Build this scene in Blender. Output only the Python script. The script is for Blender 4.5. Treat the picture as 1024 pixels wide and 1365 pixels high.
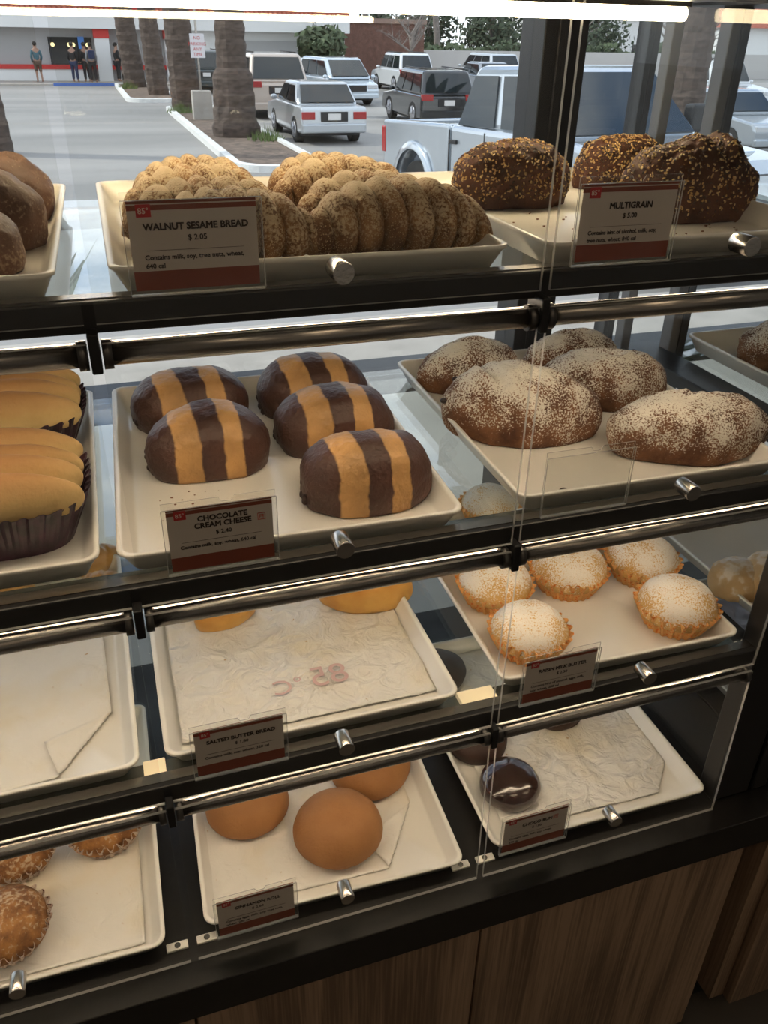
import bpy, bmesh, math, random
from mathutils import Vector, Matrix, noise
PI = math.pi
random.seed(7)
sc = bpy.context.scene
for o in list(bpy.data.objects): bpy.data.objects.remove(o)
COL = sc.collection

# ------------------------------------------------------------------ camera
camd = bpy.data.cameras.new('camera'); cam = bpy.data.objects.new('camera', camd); COL.objects.link(cam)
R_ = Vector((.94894, -.31484, .0179)); F_ = Vector((.28037, .81750, -.50320))
F_.normalize(); R_ = (R_ - F_ * R_.dot(F_)).normalized(); U_ = R_.cross(F_)
cam.matrix_world = Matrix(((R_.x, U_.x, -F_.x, .017), (R_.y, U_.y, -F_.y, -.721), (R_.z, U_.z, -F_.z, 1.55), (0, 0, 0, 1)))
camd.sensor_fit = 'VERTICAL'; camd.sensor_height = 36; camd.lens = 36 * 1100 / 1365
camd.clip_start = .02; camd.clip_end = 500
sc.camera = cam
# ------------------------------------------------------------------ exposure
sc.view_settings.view_transform = 'Standard'; sc.view_settings.look = 'None'
sc.view_settings.gamma = 1; sc.view_settings.use_curve_mapping = False
sc.view_settings.exposure = 0.0
sc.cycles.max_bounces = 8; sc.cycles.diffuse_bounces = 3; sc.cycles.glossy_bounces = 4
sc.cycles.transparent_max_bounces = 32; sc.cycles.use_denoising = True
sc.cycles.sample_clamp_indirect = 4
# ------------------------------------------------------------------ world and sun
SKY = 1.55; SUN = 3.0; LED = 40.0; LED2 = 27.0; FILL = 3.8
def world():
    w = bpy.data.worlds.new('sky'); sc.world = w; w.use_nodes = True
    nt = w.node_tree; nt.nodes.clear(); N = nt.nodes.new; L = nt.links.new
    tc = N('ShaderNodeTexCoord'); sep = N('ShaderNodeSeparateXYZ'); L(tc.outputs['Generated'], sep.inputs[0])
    r = N('ShaderNodeValToRGB'); L(sep.outputs['Z'], r.inputs[0])
    e = r.color_ramp.elements; e[0].position = 0; e[0].color = (.82, .86, .92, 1); e[1].position = .6; e[1].color = (.24, .40, .72, 1)
    x = r.color_ramp.elements.new(.2); x.color = (.52, .66, .88, 1)
    mp = N('ShaderNodeMapping'); mp.inputs['Scale'].default_value = (1.6, 1.6, 5); L(tc.outputs['Generated'], mp.inputs[0])
    n = N('ShaderNodeTexNoise'); n.inputs['Scale'].default_value = 1.7; n.inputs['Detail'].default_value = 8; n.inputs['Roughness'].default_value = .58
    L(mp.outputs[0], n.inputs['Vector'])
    c = N('ShaderNodeValToRGB'); c.color_ramp.elements[0].position = .38; c.color_ramp.elements[1].position = .60; L(n.outputs[0], c.inputs[0])
    m = N('ShaderNodeMix'); m.data_type = 'RGBA'; L(c.outputs[0], m.inputs[0]); L(r.outputs[0], m.inputs[6]); m.inputs[7].default_value = (1.5, 1.52, 1.56, 1)
    bg = N('ShaderNodeBackground'); L(m.outputs[2], bg.inputs[0]); bg.inputs[1].default_value = SKY
    o = N('ShaderNodeOutputWorld'); L(bg.outputs[0], o.inputs[0])
world()
sd = bpy.data.lights.new('sun', 'SUN'); sd.energy = SUN; sd.angle = .02; sd.color = (1, .95, .86)
so = bpy.data.objects.new('sun', sd); COL.objects.link(so); so.location = (-20, 10, 30)
so.rotation_euler = Vector((-.95, .35, .85)).to_track_quat('Z', 'Y').to_euler()

# ------------------------------------------------------------------ materials
MC = {}
def nodes(name):
    m = bpy.data.materials.new(name); m.use_nodes = True; nt = m.node_tree
    b = nt.nodes['Principled BSDF']; return m, nt, b
def mat(name, col, rough=.5, metal=0, spec=.5, var=0, scale=20, bump=0, bscale=None, coat=0, emit=None, estr=0, obj=True, stretch=None, detail=4, trans=0):
    """general purpose: colour with noise variation and noise bump"""
    if name in MC: return MC[name]
    m, nt, b = nodes(name); N = nt.nodes.new; L = nt.links.new
    b.inputs['Base Color'].default_value = (*col, 1); b.inputs['Roughness'].default_value = rough
    b.inputs['Metallic'].default_value = metal; b.inputs['Specular IOR Level'].default_value = spec
    b.inputs['Coat Weight'].default_value = coat; b.inputs['Coat Roughness'].default_value = .08
    if trans: b.inputs['Subsurface Weight'].default_value = trans; b.inputs['Subsurface Radius'].default_value = (.02, .01, .005)
    if emit: b.inputs['Emission Color'].default_value = (*emit, 1); b.inputs['Emission Strength'].default_value = estr
    if var or bump:
        tc = N('ShaderNodeTexCoord'); vec = tc.outputs['Object']
        if stretch:
            mp = N('ShaderNodeMapping'); mp.inputs['Scale'].default_value = stretch; L(vec, mp.inputs[0]); vec = mp.outputs[0]
    if var:
        n = N('ShaderNodeTexNoise'); n.inputs['Scale'].default_value = scale; n.inputs['Detail'].default_value = detail; L(vec, n.inputs['Vector'])
        mx = N('ShaderNodeValToRGB'); mx.color_ramp.elements[0].position = .3; mx.color_ramp.elements[1].position = .7
        mx.color_ramp.elements[0].color = (*[max(0, c * (1 - var)) for c in col], 1)
        mx.color_ramp.elements[1].color = (*[min(1, c * (1 + var)) for c in col], 1)
        L(n.outputs[0], mx.inputs[0]); L(mx.outputs[0], b.inputs['Base Color'])
    if bump:
        n2 = N('ShaderNodeTexNoise'); n2.inputs['Scale'].default_value = bscale or scale; n2.inputs['Detail'].default_value = 5; L(vec, n2.inputs['Vector'])
        bp = N('ShaderNodeBump'); bp.inputs['Strength'].default_value = bump; bp.inputs['Distance'].default_value = .004; L(n2.outputs[0], bp.inputs['Height']); L(bp.outputs[0], b.inputs['Normal'])
    MC[name] = m; return m
def glass(name, tint=(.93, .95, .94), f0=.045, rough=.0, extra=0):
    """thin clear sheet: transparent with a Schlick reflection"""
    if name in MC: return MC[name]
    m = bpy.data.materials.new(name); m.use_nodes = True; nt = m.node_tree; nt.nodes.clear(); N = nt.nodes.new; L = nt.links.new
    g = N('ShaderNodeNewGeometry'); d = N('ShaderNodeVectorMath'); d.operation = 'DOT_PRODUCT'; L(g.outputs['Normal'], d.inputs[0]); L(g.outputs['Incoming'], d.inputs[1])
    a = N('ShaderNodeMath'); a.operation = 'ABSOLUTE'; L(d.outputs['Value'], a.inputs[0])
    s = N('ShaderNodeMath'); s.operation = 'SUBTRACT'; s.inputs[0].default_value = 1; L(a.outputs[0], s.inputs[1])
    p = N('ShaderNodeMath'); p.operation = 'POWER'; L(s.outputs[0], p.inputs[0]); p.inputs[1].default_value = 5
    q = N('ShaderNodeMath'); q.operation = 'MULTIPLY_ADD'; L(p.outputs[0], q.inputs[0]); q.inputs[1].default_value = 1 - f0; q.inputs[2].default_value = f0 + extra
    q.use_clamp = True
    t = N('ShaderNodeBsdfTransparent'); t.inputs[0].default_value = (*tint, 1)
    gl = N('ShaderNodeBsdfGlossy'); gl.inputs['Roughness'].default_value = rough; gl.inputs[0].default_value = (1, 1, 1, 1)
    mx = N('ShaderNodeMixShader'); L(q.outputs[0], mx.inputs[0]); L(t.outputs[0], mx.inputs[1]); L(gl.outputs[0], mx.inputs[2])
    o = N('ShaderNodeOutputMaterial'); L(mx.outputs[0], o.inputs[0]); MC[name] = m; return m
def edge_mat():
    if 'acrylic_edge' in MC: return MC['acrylic_edge']
    m = bpy.data.materials.new('acrylic_edge'); m.use_nodes = True; nt = m.node_tree; nt.nodes.clear(); N = nt.nodes.new; L = nt.links.new
    t = N('ShaderNodeBsdfTransparent'); t.inputs[0].default_value = (.8, .82, .82, 1)
    d = N('ShaderNodeBsdfPrincipled'); d.inputs['Base Color'].default_value = (.75, .74, .72, 1); d.inputs['Roughness'].default_value = .15
    mx = N('ShaderNodeMixShader'); mx.inputs[0].default_value = .45; L(t.outputs[0], mx.inputs[1]); L(d.outputs[0], mx.inputs[2])
    o = N('ShaderNodeOutputMaterial'); L(mx.outputs[0], o.inputs[0]); MC['acrylic_edge'] = m; return m
def emis(name, col, s):
    if name in MC: return MC[name]
    m = bpy.data.materials.new(name); m.use_nodes = True; nt = m.node_tree; nt.nodes.clear()
    e = nt.nodes.new('ShaderNodeEmission'); e.inputs[0].default_value = (*col, 1); e.inputs[1].default_value = s
    o = nt.nodes.new('ShaderNodeOutputMaterial'); nt.links.new(e.outputs[0], o.inputs[0]); MC[name] = m; return m

def bread_mat(name, base, dark, top=None, topw=.5, scale=30, bump=.5, bscale=140, rough=.6, dust=None, dustlo=.35, dusthi=.7, dscale=260, speck=None, spscale=160, spth=.3, coat=0, spec=.35):
    """crust: mottled colour, browner towards the top, optional flour dust lying on top and seeds or specks"""
    if name in MC: return MC[name]
    m, nt, b = nodes(name); N = nt.nodes.new; L = nt.links.new
    tc = N('ShaderNodeTexCoord'); gen = N('ShaderNodeSeparateXYZ'); L(tc.outputs['Generated'], gen.inputs[0])
    n = N('ShaderNodeTexNoise'); n.inputs['Scale'].default_value = scale; n.inputs['Detail'].default_value = 6; n.inputs['Roughness'].default_value = .6; L(tc.outputs['Object'], n.inputs['Vector'])
    r = N('ShaderNodeValToRGB'); r.color_ramp.elements[0].position = .36; r.color_ramp.elements[1].position = .62
    r.color_ramp.elements[0].color = (*dark, 1); r.color_ramp.elements[1].color = (*base, 1); L(n.outputs[0], r.inputs[0]); col = r.outputs[0]
    def mix(f, a, bb):
        x = N('ShaderNodeMix'); x.data_type = 'RGBA'
        if isinstance(f, float): x.inputs[0].default_value = f
        else: L(f, x.inputs[0])
        if isinstance(a, tuple): x.inputs[6].default_value = (*a, 1)
        else: L(a, x.inputs[6])
        if isinstance(bb, tuple): x.inputs[7].default_value = (*bb, 1)
        else: L(bb, x.inputs[7])
        return x.outputs[2]
    def mrange(v, a, bb, c=0., d=1.):
        x = N('ShaderNodeMapRange'); L(v, x.inputs[0]); x.inputs[1].default_value = a; x.inputs[2].default_value = bb; x.inputs[3].default_value = c; x.inputs[4].default_value = d; return x.outputs[0]
    def mul(a, bb):
        x = N('ShaderNodeMath'); x.operation = 'MULTIPLY'; L(a, x.inputs[0])
        if isinstance(bb, float): x.inputs[1].default_value = bb
        else: L(bb, x.inputs[1])
        return x.outputs[0]
    if top: col = mix(mul(mrange(gen.outputs['Z'], .25, .95), float(topw)), col, top)
    hgt = None
    if speck:
        v = N('ShaderNodeTexVoronoi'); v.inputs['Scale'].default_value = spscale; L(tc.outputs['Object'], v.inputs['Vector'])
        f = mrange(v.outputs['Distance'], spth, spth - .12); col = mix(mul(f, .85), col, speck); hgt = f
    if dust:
        n3 = N('ShaderNodeTexNoise'); n3.inputs['Scale'].default_value = dscale; n3.inputs['Detail'].default_value = 3; L(tc.outputs['Object'], n3.inputs['Vector'])
        n4 = N('ShaderNodeTexNoise'); n4.inputs['Scale'].default_value = 22; n4.inputs['Detail'].default_value = 3; L(tc.outputs['Object'], n4.inputs['Vector'])
        ad = N('ShaderNodeMath'); ad.operation = 'ADD'; L(mrange(gen.outputs['Z'], dustlo, dusthi, -.16, .16), ad.inputs[0]); L(n3.outputs[0], ad.inputs[1])
        ad2 = N('ShaderNodeMath'); ad2.operation = 'ADD'; L(ad.outputs[0], ad2.inputs[0]); L(mrange(n4.outputs[0], .3, .7, -.17, .17), ad2.inputs[1])
        col = mix(mrange(ad2.outputs[0], .46, .62, 0, .9), col, dust)
    L(col, b.inputs['Base Color']); b.inputs['Roughness'].default_value = rough; b.inputs['Coat Weight'].default_value = coat; b.inputs['Coat Roughness'].default_value = .15
    b.inputs['Specular IOR Level'].default_value = spec
    n2 = N('ShaderNodeTexNoise'); n2.inputs['Scale'].default_value = bscale; n2.inputs['Detail'].default_value = 6; L(tc.outputs['Object'], n2.inputs['Vector'])
    h = n2.outputs[0]
    if hgt:
        x = N('ShaderNodeMath'); x.operation = 'ADD'; L(h, x.inputs[0]); L(hgt, x.inputs[1]); h = x.outputs[0]
    bp = N('ShaderNodeBump'); bp.inputs['Strength'].default_value = bump; bp.inputs['Distance'].default_value = .003; L(h, bp.inputs['Height']); L(bp.outputs[0], b.inputs['Normal'])
    MC[name] = m; return m
def stripe_mat():
    m, nt, b = nodes('chocolate_striped_crust'); N = nt.nodes.new; L = nt.links.new
    tc = N('ShaderNodeTexCoord'); g = N('ShaderNodeSeparateXYZ'); L(tc.outputs['Generated'], g.inputs[0])
    n = N('ShaderNodeTexNoise'); n.inputs['Scale'].default_value = 45; n.inputs['Detail'].default_value = 4; L(tc.outputs['Object'], n.inputs['Vector'])
    a = N('ShaderNodeMath'); a.operation = 'MULTIPLY_ADD'; L(n.outputs[0], a.inputs[0]); a.inputs[1].default_value = .07; L(g.outputs['X'], a.inputs[2])
    # the bands lean a little with depth
    a2 = N('ShaderNodeMath'); a2.operation = 'MULTIPLY_ADD'; L(g.outputs['Y'], a2.inputs[0]); a2.inputs[1].default_value = .06; L(a.outputs[0], a2.inputs[2])
    r = N('ShaderNodeValToRGB'); L(a2.outputs[0], r.inputs[0]); cr = r.color_ramp
    ch = (.070, .030, .022, 1); tn = (.52, .29, .11, 1)
    st = [(.0, ch), (.255, ch), (.27, tn), (.45, tn), (.465, ch), (.64, ch), (.655, tn), (.79, tn), (.805, ch)]
    cr.elements[0].position = 0; cr.elements[0].color = ch; cr.elements[1].position = 1; cr.elements[1].color = ch
    for p, c in st[1:]:
        e = cr.elements.new(p); e.color = c
    n2 = N('ShaderNodeTexNoise'); n2.inputs['Scale'].default_value = 18; n2.inputs['Detail'].default_value = 5; L(tc.outputs['Object'], n2.inputs['Vector'])
    hs = N('ShaderNodeHueSaturation'); L(r.outputs[0], hs.inputs['Color'])
    mr = N('ShaderNodeMapRange'); L(n2.outputs[0], mr.inputs[0]); mr.inputs[1].default_value = .3; mr.inputs[2].default_value = .7; mr.inputs[3].default_value = .7; mr.inputs[4].default_value = 1.35; L(mr.outputs[0], hs.inputs['Value'])
    L(hs.outputs[0], b.inputs['Base Color']); b.inputs['Roughness'].default_value = .42; b.inputs['Specular IOR Level'].default_value = .45
    n3 = N('ShaderNodeTexNoise'); n3.inputs['Scale'].default_value = 150; n3.inputs['Detail'].default_value = 6; L(tc.outputs['Object'], n3.inputs['Vector'])
    bp = N('ShaderNodeBump'); bp.inputs['Strength'].default_value = .8; bp.inputs['Distance'].default_value = .003; L(n3.outputs[0], bp.inputs['Height']); L(bp.outputs[0], b.inputs['Normal'])
    return m
def wood_mat(name, a, c, sx=1.0):
    m, nt, b = nodes(name); N = nt.nodes.new; L = nt.links.new
    tc = N('ShaderNodeTexCoord'); mp = N('ShaderNodeMapping'); mp.inputs['Scale'].default_value = (9 * sx, 9, .9); L(tc.outputs['Object'], mp.inputs[0])
    n = N('ShaderNodeTexNoise'); n.inputs['Scale'].default_value = 1.1; n.inputs['Detail'].default_value = 3; n.inputs['Distortion'].default_value = .6; L(mp.outputs[0], n.inputs['Vector'])
    w = N('ShaderNodeMath'); w.operation = 'MULTIPLY'; L(n.outputs[0], w.inputs[0]); w.inputs[1].default_value = 18
    s = N('ShaderNodeMath'); s.operation = 'SINE'; L(w.outputs[0], s.inputs[0])
    mp2 = N('ShaderNodeMapping'); mp2.inputs['Scale'].default_value = (220, 220, 5); L(tc.outputs['Object'], mp2.inputs[0])
    n2 = N('ShaderNodeTexNoise'); n2.inputs['Scale'].default_value = 1; n2.inputs['Detail'].default_value = 5; L(mp2.outputs[0], n2.inputs['Vector'])
    ad = N('ShaderNodeMath'); ad.operation = 'MULTIPLY_ADD'; L(s.outputs[0], ad.inputs[0]); ad.inputs[1].default_value = .16; L(n2.outputs[0], ad.inputs[2])
    r = N('ShaderNodeValToRGB'); r.color_ramp.elements[0].position = .3; r.color_ramp.elements[1].position = .7
    r.color_ramp.elements[0].color = (*a, 1); r.color_ramp.elements[1].color = (*c, 1); L(ad.outputs[0], r.inputs[0]); L(r.outputs[0], b.inputs['Base Color'])
    b.inputs['Roughness'].default_value = .55
    bp = N('ShaderNodeBump'); bp.inputs['Strength'].default_value = .2; bp.inputs['Distance'].default_value = .001; L(ad.outputs[0], bp.inputs['Height']); L(bp.outputs[0], b.inputs['Normal'])
    MC[name] = m; return m

M_black = mat('black_metal', (.012, .012, .013), .38, spec=.4)
M_blackg = mat('black_laminate', (.008, .007, .0065), .32, var=.3, scale=60)
M_steel = mat('brushed_steel', (.62, .59, .55), .22, metal=1, bump=.05, bscale=300)
M_rod = mat('chromed_rod', (.40, .375, .35), .27, metal=1)
M_tray = mat('white_melamine', (.83, .80, .74), .28, spec=.5, coat=.2, var=.03, scale=9)
M_paper = None
M_glass = glass('shelf_glass', (.90, .93, .92), .055)
M_acr = glass('clear_acrylic', (.965, .968, .962), .022)
M_endg = glass('end_panel_glass', (.95, .96, .96), .008)
M_winglass = glass('window_glass', (.93, .95, .95), .03)
M_edge = edge_mat()

# ------------------------------------------------------------------ object helpers
def link(name, me, m=None, parent=None, smooth=False):
    o = bpy.data.objects.new(name, me); COL.objects.link(o)
    if m is not None:
        for x in (m if isinstance(m, (list, tuple)) else [m]): me.materials.append(x)
    if parent: o.parent = parent
    if smooth:
        for p in me.polygons: p.use_smooth = True
    return o
def pyd(v, f, mi=None):
    me = bpy.data.meshes.new('mesh'); me.from_pydata([tuple(x) for x in v], [], f)
    if mi:
        for p, i in zip(me.polygons, mi): p.material_index = i
    me.update(); return me
def thing(name, label, cat, loc=(0, 0, 0), rz=0, group=None):
    o = bpy.data.objects.new(name, None); COL.objects.link(o); o.location = loc; o.rotation_euler = (0, 0, rz)
    o.empty_display_size = .05
    o['label'] = label; o['category'] = cat
    if group: o['group'] = group
    return o
def tag(o, label, cat, group=None, kind=None):
    o['label'] = label; o['category'] = cat
    if group: o['group'] = group
    if kind: o['kind'] = kind
    return o
def struct(o): o['kind'] = 'structure'; return o
class MB:
    """collects boxes, tubes and grids into one mesh"""
    def __init__(s): s.v = []; s.f = []; s.mi = []; s.cur = 0
    def add(s, v, f, mi=None):
        n = len(s.v); s.v += [tuple(x) for x in v]; s.f += [tuple(i + n for i in q) for q in f]; s.mi += [s.cur if mi is None else mi] * len(f)
    def box(s, x0, x1, y0, y1, z0, z1, mi=None, mat4=None):
        v = [(x, y, z) for z in (z0, z1) for y in (y0, y1) for x in (x0, x1)]
        if mat4: v = [mat4 @ Vector(p) for p in v]
        s.add(v, [(0, 2, 3, 1), (4, 5, 7, 6), (0, 1, 5, 4), (2, 6, 7, 3), (0, 4, 6, 2), (1, 3, 7, 5)], mi)
    def tube(s, p0, p1, r0, r1=None, n=20, mi=None, caps=True):
        p0 = Vector(p0); p1 = Vector(p1); r1 = r0 if r1 is None else r1; d = (p1 - p0).normalized()
        a = d.orthogonal().normalized(); b = d.cross(a)
        v = []
        for p, r in ((p0, r0), (p1, r1)):
            for i in range(n): t = 2 * PI * i / n; v.append(p + a * r * math.cos(t) + b * r * math.sin(t))
        f = [(i, (i + 1) % n, n + (i + 1) % n, n + i) for i in range(n)]
        if caps: f += [tuple(range(n))[::-1], tuple(range(n, 2 * n))]
        s.add(v, f, mi)
    def sphere(s, c, r, nu=10, nv=6, mi=None, M=None):
        v = []; f = []; c = Vector(c)
        if not isinstance(r, (tuple, list)): r = (r, r, r)
        for j in range(nv + 1):
            t = PI * j / nv
            for i in range(nu):
                p = 2 * PI * i / nu; q = Vector((r[0] * math.sin(t) * math.cos(p), r[1] * math.sin(t) * math.sin(p), r[2] * math.cos(t)))
                if M: q = M @ q
                v.append(c + q)
        for j in range(nv):
            for i in range(nu): f.append((j * nu + i, (j + 1) * nu + i, (j + 1) * nu + (i + 1) % nu, j * nu + (i + 1) % nu))
        s.add(v, f, mi)
    def loops(s, Ls, close0=True, close1=True, mi=None):
        n = len(Ls[0]); v = [p for l in Ls for p in l]; f = []
        for k in range(len(Ls) - 1):
            for i in range(n): f.append((k * n + i, k * n + (i + 1) % n, (k + 1) * n + (i + 1) % n, (k + 1) * n + i))
        if close0: f.append(tuple(range(n))[::-1])
        if close1: f.append(tuple((len(Ls) - 1) * n + i for i in range(n)))
        s.add(v, f, mi)
    def build(s, name, m, parent=None, smooth=False, bevel=0, seg=2, loc=None):
        me = pyd(s.v, s.f, s.mi if any(s.mi) else None)
        bm = bmesh.new(); bm.from_mesh(me); bmesh.ops.remove_doubles(bm, verts=bm.verts, dist=1e-6); bmesh.ops.recalc_face_normals(bm, faces=bm.faces); bm.to_mesh(me); bm.free()
        o = link(name, me, m, parent, smooth)
        if bevel:
            b = o.modifiers.new('bevel', 'BEVEL'); b.width = bevel; b.segments = seg; b.limit_method = 'ANGLE'; b.angle_limit = .6
        if loc: o.location = loc
        return o
def box(name, x0, x1, y0, y1, z0, z1, m, parent=None, bevel=0, seg=2):
    b = MB(); b.box(x0, x1, y0, y1, z0, z1); return b.build(name, m, parent, bevel=bevel, seg=seg)
def tube(name, p0, p1, r, m, parent=None, r1=None, n=20, bevel=0):
    b = MB(); b.tube(p0, p1, r, r1, n); o = b.build(name, m, parent, bevel=bevel)
    for p in o.data.polygons: p.use_smooth = len(p.vertices) == 4
    return o
def copy_tree(o, parent=None):
    c = o.copy(); COL.objects.link(c); c.parent = parent
    for ch in list(o.children): copy_tree(ch, c)
    return c
def rrect(hx, hy, r, z, n=6):
    P = []
    for cx, cy, a0 in ((hx - r, hy - r, 0), (-hx + r, hy - r, PI / 2), (-hx + r, -hy + r, PI), (hx - r, -hy + r, 1.5 * PI)):
        for i in range(n + 1): a = a0 + PI / 2 * i / n; P.append((cx + r * math.cos(a), cy + r * math.sin(a), z))
    return P
def text_mesh(name, s, size, loc, m, parent, align='CENTER', bold=0, sx=1, rot=(PI / 2, 0, 0), ext=.0001, parent_loc=True):
    cu = bpy.data.curves.new('t', 'FONT'); cu.body = s; cu.size = size; cu.align_x = align; cu.bevel_depth = bold; cu.bevel_resolution = 0; cu.extrude = ext; cu.resolution_u = 3
    t = bpy.data.objects.new('t', cu); COL.objects.link(t)
    dg = bpy.context.evaluated_depsgraph_get(); dg.update()
    me = bpy.data.meshes.new_from_object(t.evaluated_get(dg)); bpy.data.objects.remove(t); bpy.data.curves.remove(cu)
    o = link(name, me, m, parent); o.location = loc; o.rotation_euler = rot; o.scale = (sx, 1, 1); return o

# tier heights
ZR = [1.594, 1.308, 1.024, .738]          # centre heights of the door rods
ZS = [1.343, 1.053, .768, .458]           # surfaces the trays stand on
W = .42
XE = .845                                  # right end of the last bay
# ================================================================== ROOM (setting)
M_wall = mat('dark_wall_paint', (.05, .045, .04), .7); M_walll = mat('cream_wall_paint', (.62, .57, .50), .8)
M_floor = mat('floor_tile', (.09, .08, .07), .35, var=.25, scale=6)
M_frame = mat('anodised_window_frame', (.022, .024, .030), .38, spec=.4); M_fgrey = mat('grey_post_metal', (.16, .16, .165), .4, metal=.3)
M_ceil = mat('ceiling_paint', (.75, .72, .68), .8)
ZF = -.25; YW = 1.1
struct(box('floor', -4, 6, -5, YW + .1, ZF - .1, ZF, M_floor))
struct(box('ceiling', -4, 6, -5, YW + .1, 2.9, 3.0, M_ceil))
struct(box('wall_back', -4, 6, -5.1, -5, ZF, 2.9, M_walll))
struct(box('wall_left', -4.1, -4, -5, YW + .1, ZF, 2.9, M_walll))
struct(box('wall_right', 6, 6.1, -5, YW + .1, ZF, 2.9, M_walll))
struct(box('wall_front_sill', -4, 6, YW - .05, YW + .08, ZF, -.08, M_frame))
struct(box('wall_front_header', -4, 6, YW - .05, YW + .08, 2.62, 2.9, M_wall))
struct(box('trim_1', -4, 6, YW - .07, YW + .07, .80, .84, M_frame, bevel=.003))
struct(box('trim_2', -4, 6, YW - .04, YW + .06, 2.57, 2.62, M_frame, bevel=.003))
b = MB(); b.box(.955, 1.005, YW - .05, YW + .06, -.08, 2.57); b.box(1.005, 1.07, YW - .03, YW + .06, -.08, 2.57); b.box(.985, .992, YW - .056, YW - .05, -.08, 2.57)
struct(b.build('trim_3', M_frame, bevel=.003))
b = MB(); b.box(1.222, 1.252, YW - .028, YW + .02, -.08, 2.57); b.box(1.234, 1.238, YW - .031, YW - .028, -.08, 2.57)
struct(b.build('trim_4', M_frame, bevel=.003))
for i, x in enumerate((-3.2, -1.9, 2.6, 4.3)): struct(box('trim_%d' % (5 + i), x, x + .05, YW - .05, YW + .05, -.08, 2.57, M_frame, bevel=.003))
xs = [-4, -3.2, -1.9, .955, 1.258, 2.6, 4.3, 6]
for i in range(7):
    a, c = xs[i], xs[i + 1]
    if i == 3: a, c = 1.07, 1.222
    struct(box('window_%d' % (i + 1), a + (.05 if i in (1, 2, 5, 6) else 0), c, YW, YW + .006, .835, 2.57, M_winglass))
    struct(box('window_%d' % (i + 8), a + (.05 if i in (1, 2, 5, 6) else 0), c, YW, YW + .006, -.08, .80, M_winglass))
for i, (x, y) in enumerate(((-1.6, -1.5), (.5, -1.5), (2.6, -1.5), (-1.6, -3.4), (.5, -3.4), (2.6, -3.4))):  # unseen panels added to fill the room with warm light
    t = thing('fill_panel', 'unseen warm fill panel added behind the viewer', 'fill light', (x, y, 2.9), 0, 'added fill light panels')
    box('housing', -.32, .32, -.32, .32, -.05, 0, M_steel, t, bevel=.004); box('diffuser', -.29, .29, -.29, .29, -.055, -.0505, emis('warm_fill_light', (1, .76, .5), FILL), t)

# ================================================================== OUTSIDE GROUND
ZG = -1.05
def asphalt():
    m, nt, b = nodes('asphalt'); N = nt.nodes.new; L = nt.links.new
    tc = N('ShaderNodeTexCoord'); n = N('ShaderNodeTexNoise'); n.inputs['Scale'].default_value = .35; n.inputs['Detail'].default_value = 7; L(tc.outputs['Object'], n.inputs['Vector'])
    mp = N('ShaderNodeMapping'); mp.inputs['Scale'].default_value = (.25, 1, 1); L(tc.outputs['Object'], mp.inputs[0]); L(mp.outputs[0], n.inputs['Vector'])
    r = N('ShaderNodeValToRGB'); r.color_ramp.elements[0].position = .35; r.color_ramp.elements[1].position = .68
    r.color_ramp.elements[0].color = (.215, .21, .20, 1); r.color_ramp.elements[1].color = (.35, .335, .315, 1); L(n.outputs[0], r.inputs[0]); L(r.outputs[0], b.inputs['Base Color']); b.inputs['Roughness'].default_value = .8
    return m
gx = MB(); gx.add([(-60, 4.9, -.54), (110, 4.9, -.54), (110, 17, ZG), (-60, 17, ZG), (110, 130, ZG), (-60, 130, ZG), (-60, 4.9, -1.4), (110, 4.9, -1.4), (110, 130, -1.4), (-60, 130, -1.4)], [(0, 1, 2, 3), (3, 2, 4, 5), (0, 6, 7, 1), (6, 9, 8, 7)])
struct(gx.build('ground', asphalt()))
M_conc = mat('pavement_concrete', (.40, .37, .33), .85, var=.12, scale=3)
b = MB(); b.box(-60, 110, YW + .08, 5.0, ZG - .2, -.27)
struct(b.build('sidewalk', M_conc))
b = MB(); b.box(-8, 12, YW + .08, 3.0, 2.75, 2.95); struct(b.build('sun_block_slab', M_wall))  # unseen slab added outside to keep direct sun off the window
M_curb = mat('white_curb_paint', (.72, .72, .70), .7, var=.1, scale=4)
M_mulch = mat('planter_mulch', (.15, .11, .085), .95, var=.5, scale=6, bump=.8)
def island(name, x0, x1, y0, y1, r, label):
    t = thing(name, label, 'planter', ((x0 + x1) / 2, (y0 + y1) / 2, ZG))
    hx, hy = (x1 - x0) / 2, (y1 - y0) / 2
    b = MB(); b.loops([rrect(hx, hy, r, 0), rrect(hx, hy, r, .14), rrect(hx - .17, hy - .17, r - .15, .15), rrect(hx - .18, hy - .18, r - .15, .05)], False, False); b.build('curb', M_curb, t, bevel=0)
    b = MB(); b.loops([rrect(hx - .17, hy - .17, r - .15, .06), rrect(hx - .17, hy - .17, r - .15, .09)], True, True); b.build('soil', M_mulch, t)
    return t
island('planter_island', 2.95, 4.95, 17.5, 33.6, .9, 'long mulched parking island with a white curb around the two nearest palms')
island('planter_island', 1.85, 3.95, 36.6, 48, .9, 'far mulched parking island with a white curb near the shop across the lot')
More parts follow.
